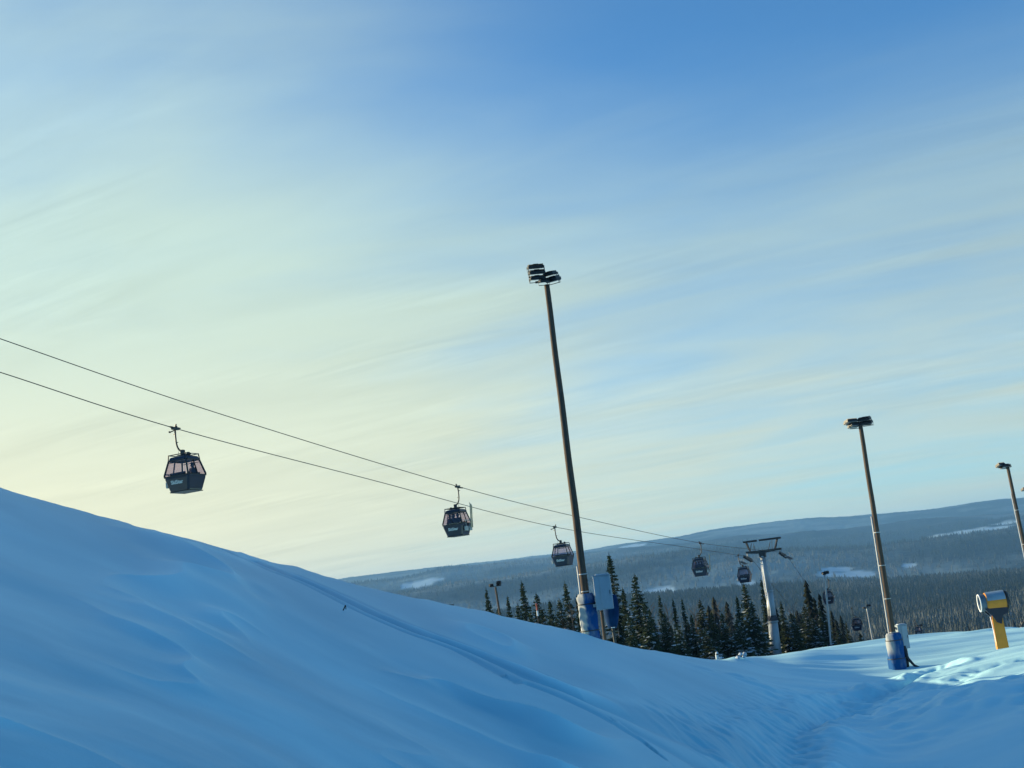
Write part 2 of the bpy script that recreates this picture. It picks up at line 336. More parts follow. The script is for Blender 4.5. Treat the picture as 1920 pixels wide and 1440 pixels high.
def padmat():                                  # blue vinyl padding with frost blown on in slanting folds
    m, n, l, b = newmat('blue_padding')
    b.inputs['Roughness'].default_value = .8; b.inputs['Specular IOR Level'].default_value = .15
    t = N(n, 'ShaderNodeTexCoord'); mp = N(n, 'ShaderNodeMapping'); l.new(t.outputs['Object'], mp.inputs[0]); mp.inputs['Scale'].default_value = (3, 3, 1.4)
    x = N(n, 'ShaderNodeTexNoise'); l.new(mp.outputs[0], x.inputs['Vector']); x.inputs['Scale'].default_value = 1.2; x.inputs['Detail'].default_value = 6
    g = N(n, 'ShaderNodeAttribute'); g.attribute_name = 'rime'
    f = mth(n, l, 'ADD', g.outputs['Fac'], mth(n, l, 'MULTIPLY', mth(n, l, 'SUBTRACT', x.outputs['Fac'], .5), 1.6), True)
    mix = N(n, 'ShaderNodeMix'); mix.data_type = 'RGBA'; l.new(f, mix.inputs[0])
    mix.inputs[6].default_value = (.003, .065, .21, 1); mix.inputs[7].default_value = (.34, .36, .36, 1)
    l.new(mix.outputs[2], b.inputs['Base Color'])
    return m
M['pad'] = padmat()
M['padblue'] = simple('blue_tarpaulin', (.003, .034, .11), .85, noise=.45, scale=2.5, bump=.02, spec=.1)
def glassmat():
    m, n, l, b = newmat('tinted_pane'); n.remove(b)
    o = [q for q in n if q.type == 'OUTPUT_MATERIAL'][0]
    tr = N(n, 'ShaderNodeBsdfTransparent'); tr.inputs[0].default_value = (.72, .63, .68, 1)
    gl = N(n, 'ShaderNodeBsdfGlossy'); gl.inputs['Roughness'].default_value = .05; gl.inputs[0].default_value = (.8, .85, .9, 1)
    mx_ = N(n, 'ShaderNodeMixShader'); mx_.inputs[0].default_value = .07
    l.new(tr.outputs[0], mx_.inputs[1]); l.new(gl.outputs[0], mx_.inputs[2]); l.new(mx_.outputs[0], o.inputs[0])
    return m
M['glass'] = glassmat()

# ------------------------------------------------------------------ mesh helpers
class MB:
    def __init__(s): s.v = []; s.f = []; s.mi = []; s.m = 0
    def add(s, vs, fs):
        o = len(s.v); s.v += [tuple(q) for q in vs]; s.f += [tuple(i+o for i in f) for f in fs]; s.mi += [s.m]*len(fs); return s
    def box(s, c, d, rot=None, bev=.0):
        x, y, z = d[0]/2, d[1]/2, d[2]/2; b = min(bev, x*.9, y*.9, z*.9)
        if b <= 0:
            vs = [Vector((i*x, j*y, k*z)) for k in (-1, 1) for j in (-1, 1) for i in (-1, 1)]
            fs = [(0,2,3,1),(4,5,7,6),(0,1,5,4),(2,6,7,3),(0,4,6,2),(1,3,7,5)]
        else:
            vs = []; fs = []
            for zz_, ins in ((-z, b), (-z+b, 0), (z-b, 0), (z, b)):
                xx, yy = x-ins, y-ins; c_ = b*.9
                vs += [Vector(q+(zz_,)) for q in ((-xx+c_,-yy),(xx-c_,-yy),(xx,-yy+c_),(xx,yy-c_),(xx-c_,yy),(-xx+c_,yy),(-xx,yy-c_),(-xx,-yy+c_))]
            for k in range(3):
                for i in range(8): fs.append((k*8+i, k*8+(i+1) % 8, k*8+8+(i+1) % 8, k*8+8+i))
            fs.append(tuple(range(7, -1, -1))); fs.append(tuple(range(24, 32)))
        if rot is not None: vs = [rot @ q for q in vs]
        c = Vector(c); return s.add([q+c for q in vs], fs)
    def tube(s, pts, rad, n=10, cap=True, sq=None):
        pts = [Vector(q) for q in pts]; rad = [rad]*len(pts) if isinstance(rad, (int, float)) else rad
        vs = []; up = None
        for i, q in enumerate(pts):
            d = (pts[min(i+1, len(pts)-1)]-pts[max(i-1, 0)]).normalized()
            if up is None: up = d.orthogonal().normalized() if sq is None else (Vector(sq)-d*Vector(sq).dot(d)).normalized()
            up = (up-d*up.dot(d)).normalized(); w = d.cross(up)
            for k in range(n):
                a = 2*math.pi*(k+(.5 if n == 4 else 0))/n; vs.append(q+(up*math.cos(a)+w*math.sin(a))*rad[i])
        fs = [(i*n+k, i*n+(k+1) % n, i*n+n+(k+1) % n, i*n+n+k) for i in range(len(pts)-1) for k in range(n)]
        if cap: fs += [tuple(range(n-1, -1, -1)), tuple(range(len(vs)-n, len(vs)))]
        return s.add(vs, fs)
    def slab(s, quad, th):                     # flat polygon with thickness along its normal (inwards)
        q = [Vector(a) for a in quad]; nn = (q[1]-q[0]).cross(q[2]-q[0]).normalized()*th; k = len(q)
        fs = [tuple(range(k)), tuple(range(2*k-1, k-1, -1))]+[(i, i+k, (i+1) % k+k, (i+1) % k) for i in range(k)]
        return s.add(q+[a-nn for a in q], fs)
    def build(s, name, mats, parent=None, smooth=False, loc=None, mat4=None):
        me = bpy.data.meshes.new(name); me.from_pydata([tuple(v) for v in s.v], [], s.f)
        for m in (mats if isinstance(mats, (list, tuple)) else [mats]): me.materials.append(m)
        if any(s.mi): me.polygons.foreach_set('material_index', s.mi)
        if smooth: me.polygons.foreach_set('use_smooth', [True]*len(me.polygons))
        me.update(); o = bpy.data.objects.new(name, me); COL.objects.link(o)
        if parent: o.parent = parent
        if loc is not None: o.location = loc
        return o
def tag(o, label=None, cat=None, group=None, kind=None):
    if label: o['label'] = label
    if cat: o['category'] = cat
    if group: o['group'] = group
    if kind: o['kind'] = kind
    return o
def empty(name, loc, rz=0.):
    o = bpy.data.objects.new(name, None); COL.objects.link(o); o.location = loc; o.rotation_euler = (0, 0, rz); o.empty_display_size = .3
    return o
def copy_tree(o, parent=None):
    c = o.copy(); COL.objects.link(c)
    if parent: c.parent = parent
    for ch in [q for q in KIDS.get(o.name, [])]: KIDS.setdefault(c.name, []).append(copy_tree(ch, c))
    return c
KIDS = {}
def part(mb, name, mats, parent, smooth=False, loc=None, label=None):
    o = mb.build(name, mats, parent, smooth, loc); KIDS.setdefault(parent.name, []).append(o)
    if label: o['label'] = label
    return o
def npmesh(name, V, Q, mat, smooth=True, attrs=None):
    me = bpy.data.meshes.new(name); k = Q.shape[1]
    me.vertices.add(len(V)); me.vertices.foreach_set('co', V.astype(np.float32).ravel())
    me.loops.add(Q.size); me.loops.foreach_set('vertex_index', Q.astype(np.int32).ravel())
    me.polygons.add(len(Q)); me.polygons.foreach_set('loop_start', np.arange(0, Q.size, k, dtype=np.int32))
    me.update(calc_edges=True)
    if smooth: me.polygons.foreach_set('use_smooth', np.ones(len(Q), dtype=bool))
    for an, av in (attrs or {}).items():
        a = me.attributes.new(an, 'FLOAT', 'POINT'); a.data.foreach_set('value', av.astype(np.float32))
    me.materials.append(mat); o = bpy.data.objects.new(name, me); COL.objects.link(o); return o

# ------------------------------------------------------------------ ground and hills
AZ = np.concatenate([np.arange(-180, -27, 2.), np.arange(-27, 25.01, .075), np.arange(27, 180.1, 2.)])
RN = np.concatenate([np.geomspace(1, 8, 160)[:-1], np.geomspace(8, 140, 1300)])
RF = np.geomspace(140, 15000, 620)
def grid(AZ, RR, fz):
    a, r = np.meshgrid(np.radians(AZ), RR); x, y = r*np.sin(a), r*np.cos(a); z = fz(x, y)
    V = np.stack([x, y, z], -1).reshape(-1, 3); nr, na = a.shape
    i = (np.arange(nr-1)[:, None]*na+np.arange(na-1)[None]).ravel()
    return V, np.stack([i, i+1, i+1+na, i+na], 1), x.ravel(), y.ravel()
V, Q, x, y = grid(AZ, RN, ground)
_ = drift(x, y)
g_o = tag(npmesh('snow_slope', V, Q, M['snow'], attrs={'drift_light': DRIFT_LIGHT[0]}), kind='structure', label='wind-blown blue snow slope falling to the right')
CLEAR = [(1610,1078,80,9),(1705,1062,24,8),(1575,1068,30,3),(1850,990,60,5),(1885,975,35,3),(1790,998,40,3),(1235,1108,40,3),(800,1094,45,4),(1400,1098,30,3),
         (1190,1024,60,2.5),(1020,1040,50,2),(1880,1000,30,6)]
def project(x, y, z):
    c = CM3.T @ np.stack([x, y, z]); return 960+FOC*c[0]/-c[2], 720-FOC*c[1]/-c[2]
def hitfar(px, py, lo):
    d = ray(px, py); rr = np.geomspace(lo, 12000, 3000); f = zbase(d[0]*rr, d[1]*rr)-d[2]*rr; i = np.argmax(f > 0)
    if f[i] <= 0: i = int(np.argmax(f))
    return d[0]*rr[i], d[1]*rr[i], rr[i]
BOGS = []
for px, py, w, h_ in CLEAR:                    # open bogs and felled areas on the hills
    a = hitfar(px, py, 3100); b = hitfar(px, py-h_, 3100); rr = a[2]
    BOGS.append((a[0], a[1], max(.75*w/FOC*rr, 20), min(max(abs(b[2]-rr)*.7, 60), 450)))
def clearing(x, y):
    c = np.zeros(x.shape)
    n = fbm(x*.006, y*.0035, 4, 101); n2 = fbm(x*.012, y*.002, 3, 103)
    for bx, by, w, l in BOGS:
        rr = math.hypot(bx, by); ux, uy = bx/rr, by/rr
        al = (x-bx)*ux+(y-by)*uy; ac = (x-bx)*uy-(y-by)*ux
        c = np.maximum(c, sst(1.1, .7, np.hypot(al/l, ac/w)+.9*n+.5*n2)*.8)
    return c
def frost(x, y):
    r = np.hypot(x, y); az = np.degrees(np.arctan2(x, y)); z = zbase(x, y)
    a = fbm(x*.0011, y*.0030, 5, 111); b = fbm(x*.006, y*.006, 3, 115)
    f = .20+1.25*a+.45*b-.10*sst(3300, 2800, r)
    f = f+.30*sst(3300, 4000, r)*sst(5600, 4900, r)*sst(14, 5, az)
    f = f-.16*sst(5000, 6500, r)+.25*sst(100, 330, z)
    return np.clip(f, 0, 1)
def hillz(x, y):
    r = np.hypot(x, y); z = zbase(x, y)
    k = sst(900, 2500, r)
    z = z+k*(10+26*sst(3400, 4600, r))*fbm(x*.0013, y*.0017, 4, 121)*sst(9800, 8200, r)+k*(2.5+5*sst(3400, 4600, r))*fbm(x*.006, y*.007, 3, 122)*sst(11500, 9000, r)
    # canopy roughness of the woods
    z = z+3.2*sst(1800, 3000, r)*np.abs(vnoise(x*.05, y*.05, 131))*(1-clearing(x, y))
    g = sst(140, 175, r)
    return np.where(r < 176, ground(x, y)*(1-g)+z*g, z)
V, Q, x, y = grid(AZ, RF, hillz)
HZ0, HZ1 = float(V[:, 2].min())-1.5, float(V[:, 2].max())+20
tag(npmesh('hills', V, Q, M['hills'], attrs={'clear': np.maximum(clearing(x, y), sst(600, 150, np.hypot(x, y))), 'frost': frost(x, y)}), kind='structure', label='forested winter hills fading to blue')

# ------------------------------------------------------------------ far woods (stuff)
def conifer_template(layers, sides, seed, wd=.19):
    r_ = np.random.default_rng(seed); V = []; T = []
    V += [(0, 0, 1.0)]
    for k in range(layers):
        f0 = k/layers; zt = 1-f0*.92; zb = 1-(f0+1.45/layers)*.92; rad = .03*wd/.19+wd*(f0+1/layers)**.85
        o = len(V); V.append((0, 0, zt))
        ph = r_.uniform(0, 6)
        for j in range(sides):
            a = ph+2*math.pi*j/sides; q = rad*(1 if j % 2 else .55)*r_.uniform(.75, 1.2); V.append((q*math.cos(a), q*math.sin(a), max(zb, .0)+r_.uniform(-.02, .02)))
        for j in range(sides): T.append((o, o+1+j, o+1+(j+1) % sides))
    return np.array(V), np.array(T)
def scatter(name, n, r0, r1, hs, tmpl, seed, label, az0=-27.5, az1=25.5, keep=None, minv=None):
    g = np.random.default_rng(seed)
    r = np.sqrt(g.uniform(r0*r0, r1*r1, n)); az = np.radians(g.uniform(az0, az1, n)); x, y = r*np.sin(az), r*np.cos(az)
    c = clearing(x, y); dens = .55+.6*fbm(x*.01, y*.01, 3, 141)
    ok = (c < .3) & (g.uniform(0, 1, n) < dens)
    if keep is not None: ok &= keep(x, y)
    x, y = x[ok], y[ok]; z = hillz(x, y)-.4; m = len(x)
    h = g.uniform(hs[0], hs[1], m)*(.8+.4*g.random(m)**2); wd = h*g.uniform(.75, 1.25, m); rot = g.uniform(0, 6.28, m)
    f = np.clip(frost(x, y)*.9+g.normal(0, .13, m)-.05, 0, 1)
    Vs, Ts, Fs = [], [], []; off = 0
    which = g.integers(0, len(tmpl), m)
    for k, (tv, tt) in enumerate(tmpl):
        s = which == k; mm = s.sum()
        cs, sn = np.cos(rot[s])[:, None], np.sin(rot[s])[:, None]
        vx = (tv[None, :, 0]*cs-tv[None, :, 1]*sn)*wd[s][:, None]+x[s][:, None]
        vy = (tv[None, :, 0]*sn+tv[None, :, 1]*cs)*wd[s][:, None]+y[s][:, None]
        vz = tv[None, :, 2]*h[s][:, None]+z[s][:, None]
        Vs.append(np.stack([vx, vy, vz], -1).reshape(-1, 3))
        Ts.append((tt[None]+(np.arange(mm)*len(tv))[:, None, None]+off).reshape(-1, 3)); off += mm*len(tv)
        Fs.append(np.repeat(f[s], len(tv)))
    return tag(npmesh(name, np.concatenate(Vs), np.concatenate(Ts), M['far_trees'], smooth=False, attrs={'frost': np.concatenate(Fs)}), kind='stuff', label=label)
TN = [conifer_template(17, 14, s, .125+.015*(s % 3)) for s in range(6)]
TM = [conifer_template(6, 8, s) for s in range(5)]
TL = [conifer_template(3, 6, s) for s in range(4)]
azd = lambda x, y: np.degrees(np.arctan2(x, y))
scatter('near_wood', 2600, 205, 420, (9, 14), TN, 5, 'dark spruce wood packed behind the front row of spruces', keep=lambda x, y: (azd(x, y) > -5) & (azd(x, y) < 12.5+vnoise(x*.05, y*.05, 3)))
scatter('valley_wood', 26000, 560, 1700, (8, 14), TM[:3]+TL, 6, 'grey-green frosted spruce wood on the valley floor', keep=lambda x, y: azd(x, y) > -8)
scatter('valley_wood', 60000, 1700, 3400, (9, 15), TL, 7, 'distant edge of the valley wood before the snowy bogs', keep=lambda x, y: azd(x, y) > -12)
scatter('hillside_wood', 70000, 3500, 6800, (9, 17), TL, 8, 'frosted forest covering the blue hillsides', keep=lambda x, y: azd(x, y) > -12)

# ------------------------------------------------------------------ spruces
def make_spruce(seed, H=15., wide=.17, snow=.12, gap=.0):
    g = random.Random(seed)
    t = MB(); n = 9
    t.tube([(g.uniform(-.05, .05), g.uniform(-.05, .05), H*k/n-(.8 if k == 0 else 0)) for k in range(n+1)], [.018*H*(1-k/n)**.8*.75+.015 for k in range(n+1)], 7)
    c = MB()
    z = H*.04
    while z < H*.985:
        f = 1-z/H
        L = H*wide*(f**.80)*(1.05 if f < .85 else .9)+.10
        nb = int(5+6*f)
        ph = g.uniform(0, 6)
        for b in range(nb):
            if g.random() < gap+.06: continue
            a = ph+b*2*math.pi/nb+g.uniform(-.25, .25); l = L*g.uniform(.62, 1.18)*(1.25 if g.random() < .08 else 1)
            zb = z+g.uniform(-.2, .2); droop = g.uniform(.15, .42)*(1 if f > .25 else .2)-(0 if f > .12 else .5)
            ca, sa = math.cos(a), math.sin(a)
            def pt(s, lat=0., dz=0.):
                return (ca*s*l-sa*lat, sa*s*l+ca*lat, zb-droop*l*(s-.35*s*s*s)+dz)
            ns = max(3, int(l/.30)); issn = g.random() < snow*1.2
            for k in range(ns):                 # pairs of needle sprays along the bough
                s = .12+.88*(k+g.random()*.6)/ns; s = min(s, 1.05)
                w = (.14+.30*(1-s))*min(l, 2.2)*g.uniform(.7, 1.25)+.06
                for sd in (-1, 1):
                    p0 = pt(s-.10, 0, 0.02); p1 = pt(s+.12, 0, 0.0); p2 = pt(s+.16+.25*w/l*.5, sd*w, -.10*l*g.uniform(.2, 1)-.06); p3 = pt(s-.02, sd*w*.75, -.14-.05*l)
                    c.m = 1 if (issn and g.random() < .55) or g.random() < snow*.25 else 0
                    c.add([p0, p1, p2, p3], [(0, 1, 2, 3)] if sd > 0 else [(0, 3, 2, 1)])
                if g.random() < .7:             # hanging twig
                    c.m = 0; q = pt(s, g.uniform(-.1, .1)*w, 0); hh = g.uniform(.15, .4); w2 = .10
                    c.add([(q[0]-w2*sa, q[1]+w2*ca, q[2]), (q[0]+w2*sa, q[1]-w2*ca, q[2]), (q[0]+.02, q[1], q[2]-hh)], [(0, 1, 2)])
        z += g.uniform(.20, .34)*(.55+.75*f)*1.15
    c.m = 0
    for k in range(6):                         # leader
        a = k*1.05; c.add([(0, 0, H*.965), (.05*math.cos(a), .05*math.sin(a), H*.99), (0, 0, H+.35)], [(0, 1, 2)])
    root = empty('spruce_tree', (0, 0, 0))
    part(t, 'trunk', M['bark'], root)
    part(c, 'crown', [M['needles'], M['tree_snow']], root)
    return root
def make_birch(seed, H=9.):
    g = random.Random(seed); t = MB(); c = MB()
    t.tube([(0, 0, -.6), (.1, 0, H*.3), (-.05, .1, H*.6), (.05, 0, H*.97)], [.09, .07, .045, .012], 6)
    for k in range(42):
        z = H*(.18+.8*k/42); a = g.uniform(0, 6.28); l = H*.20*(1.15-z/H)+.3; ca, sa = math.cos(a), math.sin(a)
        p = [(ca*l*s, sa*l*s, z+l*1.1*s) for s in (0, .5, 1)]; c.tube(p, [.022, .016, .006], 4)
        for j in range(7):
            s = g.uniform(.2, 1); b = a+g.uniform(-1.2, 1.2); l2 = l*g.uniform(.25, .5); q = (ca*l*s, sa*l*s, z+l*1.1*s)
            c.tube([q, (q[0]+math.cos(b)*l2, q[1]+math.sin(b)*l2, q[2]+l2*g.uniform(.3, 1.2))], [.012, .005], 3, cap=False)
    root = empty('birch_tree', (0, 0, 0)); part(t, 'trunk', M['birch'], root); part(c, 'crown', M['birch'], root); return root
SPR = {'n': [make_spruce(1, 15, .15, .08), make_spruce(2, 15, .13, .12), make_spruce(3, 15, .155, .05, .10), make_spruce(10, 15, .14, .10, .04)],
       'w': [make_spruce(4, 15, .19, .12), make_spruce(5, 15, .205, .17, .05), make_spruce(6, 15, .175, .14)],
       't': [make_spruce(7, 15, .085, .05, .15), make_spruce(8, 15, .095, .10, .05)]}
BIR = [make_birch(1), make_birch(2)]
used = set(); cnt = {'n': 0, 'w': 0, 't': 0, 'b': 0}
# (top px, top py, distance, shape, label)
TREES = [
 (907,1104,205,'t','thin sparse spruce at the left end of the treeline'),
 (919,1121,200,'n','short bushy spruce just left of the small twin floodlight pole'),
 (952,1118,195,'t','slim little spruce just right of the small twin floodlight pole'),
 (982,1090,185,'n','tall pointed spruce with tiered top behind the red and white marker pole'),
 (968,1132,180,'w','low spruce filling the gap left of the tall tiered spruce'),
 (1003,1113,190,'w','broad spruce directly behind the red-topped marker pole'),
 (1031,1126,175,'n','short spruce with forked tip between marker pole and padded pole'),
 (1020,1142,180,'w','low broad spruce right of the marker pole'),
 (1061,1092,180,'n','tall full spruce left of the padded wooden pole'),
 (1047,1122,176,'w','shorter spruce crowding the left flank of the tall full spruce'),
 (1080,1116,182,'t','narrow spruce close against the left side of the padded pole'),
 (1097,1093,190,'n','spruce hidden mostly behind the base of the tall wooden pole'),
 (1139,1039,178,'s','tallest spruce with shelf-like boughs rising above the grey cabinet'),
 (1166,1103,172,'n','dark spruce just right of the tallest spruce'),
 (1186,1078,170,'w','second tallest spruce with ragged right side beside the cabinet'),
 (1207,1128,165,'w','snow-flecked spruce at the right foot of the ragged tall spruce'),
 (1219,1142,168,'n','small spruce wedged between the ragged spruce and a pointed one'),
 (1232,1116,172,'t','dark pointed spruce with slim top right of the ragged spruce'),
 (1246,1148,168,'w','low snow-specked spruce between two slim pointed spruces'),
 (1264,1123,174,'t','slim spruce, left one of a pair of thin tops'),
 (1281,1123,176,'t','slim spruce, right one of a pair of thin tops'),
 (1296,1152,170,'n','low dark spruce below the cabin with skis'),
 (1315,1124,185,'w','round-topped bushy spruce straight below the cabin with skis'),
 (1334,1146,172,'n','plain dark spruce right of the round-topped one'),
 (1352,1150,168,'w','wide low spruce left of the tall pair near the lift tower'),
 (1379,1118,172,'n','pointed spruce left of the very tall snowy spruce by the tower'),
 (1398,1092,176,'w','very tall snow-laden spruce left of the lift tower'),
 (1424,1086,188,'t','narrow tall spruce partly behind the lift tower shaft'),
 (1408,1130,172,'w','snow-covered spruce between the tall spruce and the lift tower'),
 (1441,1142,192,'n','dark spruce behind the lower half of the lift tower'),
 (1462,1128,190,'n','spruce rising right behind the lift tower'),
 (1481,1150,190,'w','low spruce a little right of the lift tower foot'),
 (1504,1133,186,'w','full dark spruce midway between lift tower and thin lamp pole'),
 (1490,1152,180,'n','short spruce left of the full dark spruce'),
 (1522,1158,182,'w','low spruce in front of the gap left of the thin lamp pole'),
 (1533,1139,190,'n','pointed spruce touching the thin lamp pole from the left'),
 (1549,1168,186,'w','small spruce at the foot of the thin lamp pole'),
 (1570,1180,200,'n','tiny spruce right of the thin lamp pole foot'),
 (1588,1166,215,'t','slender dark spruce under the lowest small cabin'),
 (1612,1186,215,'w','tiny low spruce below the lowest small cabin'),
 (1382,1160,166,'w','low snowy spruce in front of the pointed one near the tower'),
 (1180,1150,160,'w','low bushy spruce at the snow edge right of the cabinet'),
 (1270,1168,160,'w','low spruce at the snow edge below the thin pair of tops'),
 (1325,1176,162,'w','low spruce at the snow edge above the half-buried marker'),
 (1085,1150,165,'w','low spruce behind the padding of the tall pole'),
 (990,1146,168,'w','low spruce at the snow edge left of the marker pole'),
 (1043,1158,165,'w','low spruce at the snow edge left of the padded pole'),
 (930,1140,190,'w','low spruce at the foot of the small twin floodlight pole'),
]
SPR['s'] = [make_spruce(9, 18, .145, .10, .12)]; cnt['s'] = 0
for px, py, d, kind, lab in TREES:
    L = SPR[kind]; src = L[cnt[kind] % len(L)]; cnt[kind] += 1
    o = src if src.name not in used else copy_tree(src); used.add(src.name)
    top = P(px, py, d); zb = min(hillz(np.array([top.x]), np.array([top.y]))[0], top.z-8)
    H0 = 18 if kind == 's' else 15; s = (top.z-zb)/H0
    o.location = (top.x, top.y, zb); o.rotation_euler = (R(random.uniform(-1.5, 1.5)), R(random.uniform(-1.5, 1.5)), random.uniform(0, 6.28)); w = min(max(s, .75), 1.25) if kind != 'w' else max(s, .85)
    o.scale = (w, w, s); tag(o, lab, 'tree', 'spruces in the treeline behind the snow crest')
BT = [(1345,1130,182,'bare frosted birch between the round-topped spruce and the tower pair'),(1300,1138,186,'bare birch left of the round-topped bushy spruce'),
      (1250,1135,184,'bare birch between the dark pointed spruce and the slim pair'),(1366,1140,184,'bare birch just left of the spruces at the tower'),
      (1484,1136,200,'bare birch just right of the lift tower'),(1070,1140,172,'bare birch close left of the padded pole'),(1515,1146,196,'bare birch right of the full dark spruce'),
      (1600,1178,205,'bare birch near the lowest small cabin'),(1213,1138,180,'bare birch beside the ragged tall spruce')]
for i, (px, py, d, lab) in enumerate(BT):
    src = BIR[i % 2]; o = src if src.name not in used else copy_tree(src); used.add(src.name)
    top = P(px, py, d); zb = min(hillz(np.array([top.x]), np.array([top.y]))[0], top.z-6); s = (top.z-zb)/9
    o.location = (top.x, top.y, zb); o.rotation_euler = (0, 0, i*1.3); o.scale = (s, s, s); tag(o, lab, 'tree', 'bare birches among the spruces')

# ------------------------------------------------------------------ floodlight poles
def lamp_mesh(w=.62, th=.15, dp=.46):
    """LED floodlight: finned housing, frame and rear driver box; faces +y, tilted by the caller"""
    m = MB(); m.box((0, 0, 0), (w, dp, th*.55), bev=.015)
    for k in range(13): m.box((-w/2+.04+k*(w-.08)/12, -.01, th*.42), (.012, dp*.86, th*.36))
    m.box((0, -dp*.1, th*.55), (w*.34, dp*.4, .05), bev=.01)
    return m
def add_floodlight(root, c, yaw=0., tilt=R(20), w=.62, th=.15, dp=.46, arm=None):
    rot = Matrix.Rotation(yaw, 3, 'Z') @ Matrix.Rotation(tilt, 3, 'X')
    m = lamp_mesh(w, th, dp); m.v = [tuple(rot @ Vector(q)+Vector(c)) for q in m.v]
    o = part(m, 'floodlight', M['lampblack'], root)
    g = MB(); g.box((0, .0, -th*.32), (w*.9, dp*.84, .02)); g.v = [tuple(rot @ Vector(q)+Vector(c)) for q in g.v]
    part(g, 'lens', M['lens'], o)
    b = MB(); b.tube([(-w/2-.03, 0, 0), (-w/2-.03, -.02, -.17), (w/2+.03, -.02, -.17), (w/2+.03, 0, 0)], .016, 5)
    b.v = [tuple(rot @ Vector(q)+Vector(c)) for q in b.v]; part(b, 'bracket', M['steel_dark'], o)
def pole(base, top, r0, r1, label, lamps, conduit=None, wood=True, name='floodlight_pole', bars=(), extra=None, rw=.0):
    """base/top world points; lamps given round the pole top: (dx, dz, yaw, tilt, w, th)"""
    root = empty(name, base); tag(root, label, 'floodlight', 'floodlight poles along the piste')
    d = Vector(top)-Vector(base); n = 24
    m = MB(); up = d.normalized()
    m.tube([d*(k/n)+Vector((rw*math.sin(k*.9), rw*math.cos(k*1.3), 0))-(up*1.2 if k == 0 else Vector()) for k in range(n+1)], [r0+(r1-r0)*k/n for k in range(n+1)], 14)
    part(m, 'mast', M['wood'] if wood else M['galv'], root, True)
    if conduit:
        a, b, off = conduit
        c = MB(); o = Vector((math.sin(off), -math.cos(off), 0))
        c.tube([d*(a+(b-a)*k/10)+o*(r0+(r1-r0)*(a+(b-a)*k/10)+.028) for k in range(11)], .042, 8)
        for k in range(4): q = d*(a+(b-a)*(k+.5)/4); c.tube([q-up*.02, q+up*.02], r0+.012, 14)
        part(c, 'conduit', M['conduit'], root, True)
    for bar in bars:
        b = MB(); b.box(d+Vector(bar[0]), bar[1], bev=.01); part(b, 'crossarm', M['steel_dark'], root)
    for L in lamps:
        dx, dy, dz, yaw, tilt, w, th = L
        add_floodlight(root, d+Vector((dx, dy, dz)), yaw, tilt, w, th)
    return root, d
def wrap(root, r, h, d, label, rime=1., seed=0, taper=.05, zb=-.8, slant=2.2, top_only=False):
    """padding wrapped round the mast foot: folds spiral up, frost sticks to the windward side"""
    n, k = 84, 150; V = []; rm = []
    g = np.random.default_rng(seed)
    for j in range(k+1):
        f = j/k; z = zb+(h-zb)*f
        for i in range(n):
            a = 2*math.pi*i/n
            fold = math.sin((a*5.0+z*slant*5.2)+.9*math.sin(z*2.7+a))*.5+.5
            side = max(0, math.cos(a-math.pi*1.12))
            rr = r*(1+taper*(1-f)*1.5)+.020*(fold**1.5)*min(1, side*2.0)+.016*math.sin(a*5+z*2)+.012*math.sin(z*7+a*2)
            if f > .965: rr -= .03+.04*(f-.965)/.035
            o = d.normalized()*z
            V.append((o.x+rr*math.cos(a), o.y+rr*math.sin(a), z)); rm.append(min(1, max(0, ((side-.52)*4.5+.25+.5*(fold-.5))*rime)) *(sst(.55, 1.05, z) if top_only else 1) if side > .1 else 0)
    F = [(j*n+i, j*n+(i+1) % n, j*n+n+(i+1) % n, j*n+n+i) for j in range(k) for i in range(n)]
    o2 = len(V); q = d.normalized()*h
    for i in range(n): a = 2*math.pi*i/n; V.append((q.x+r*.55*math.cos(a), q.y+r*.55*math.sin(a), h-.03)); rm.append(.8)
    F += [(k*n+i, k*n+(i+1) % n, o2+(i+1) % n, o2+i) for i in range(n)]
    m = MB(); m.add(V, F); o = part(m, 'padding', M['pad'], root, True, label=label)
    for zs in (h*.30, h*.80):                  # lashing straps
        st = MB(); q = d.normalized()*zs; n_ = 40; e = r*(1+taper*(1-zs/h)*1.5)+.034
        for j in range(n_):
            a0, a1 = 2*math.pi*j/n_, 2*math.pi*(j+1)/n_
            st.add([(q.x+e*math.cos(a0), q.y+e*math.sin(a0), zs-.02), (q.x+e*math.cos(a1), q.y+e*math.sin(a1), zs-.02), (q.x+e*math.cos(a1), q.y+e*math.sin(a1), zs+.02), (q.x+e*math.cos(a0), q.y+e*math.sin(a0), zs+.02)], [(0, 1, 2, 3)])
        part(st, 'strap', M['steel_dark'], o)
    at = o.data.attributes.new('rime', 'FLOAT', 'POINT'); at.data.foreach_set('value', rm); return o
def cabinet(root, c, size, yaw, label='pale grey electrical cabinet', tilt=0.):
    rot = Matrix.Rotation(yaw, 3, 'Z') @ Matrix.Rotation(tilt, 3, 'Y'); w, dp, h = size; c = Vector(c)
    m = MB(); m.box(c, size, rot, .012)
    m.box(c+rot @ Vector((0, 0, h/2+.015)), (w+.05, dp+.05, .03), rot, .008)
    o = part(m, 'cabinet', M['cabinet'], root, label=label)
    d_ = MB(); d_.box(c+rot @ Vector((w*.16, -dp/2-.012, 0)), (w*.62, .02, h*.94), rot, .006)
    do = part(d_, 'door', M['cabinet'], o)
    s = MB(); s.box(c+rot @ Vector((.02, 0, h/2+.05)), (w*.8, dp*.8, .045), rot, .02); part(s, 'snow_cap', M['tree_snow'], o)
    h_ = MB(); h_.box(c+rot @ Vector((w*.40, -dp/2-.035, 0)), (.02, .03, .14), rot); part(h_, 'handle', M['steel_dark'], o)
    for hz__ in (.40, -.36):
        b = MB(); b.box(c+rot @ Vector((-w/2-.09, dp*.1, h*hz__)), (.22, .05, .12), rot); part(b, 'mounting_bracket', M['galv'], o)
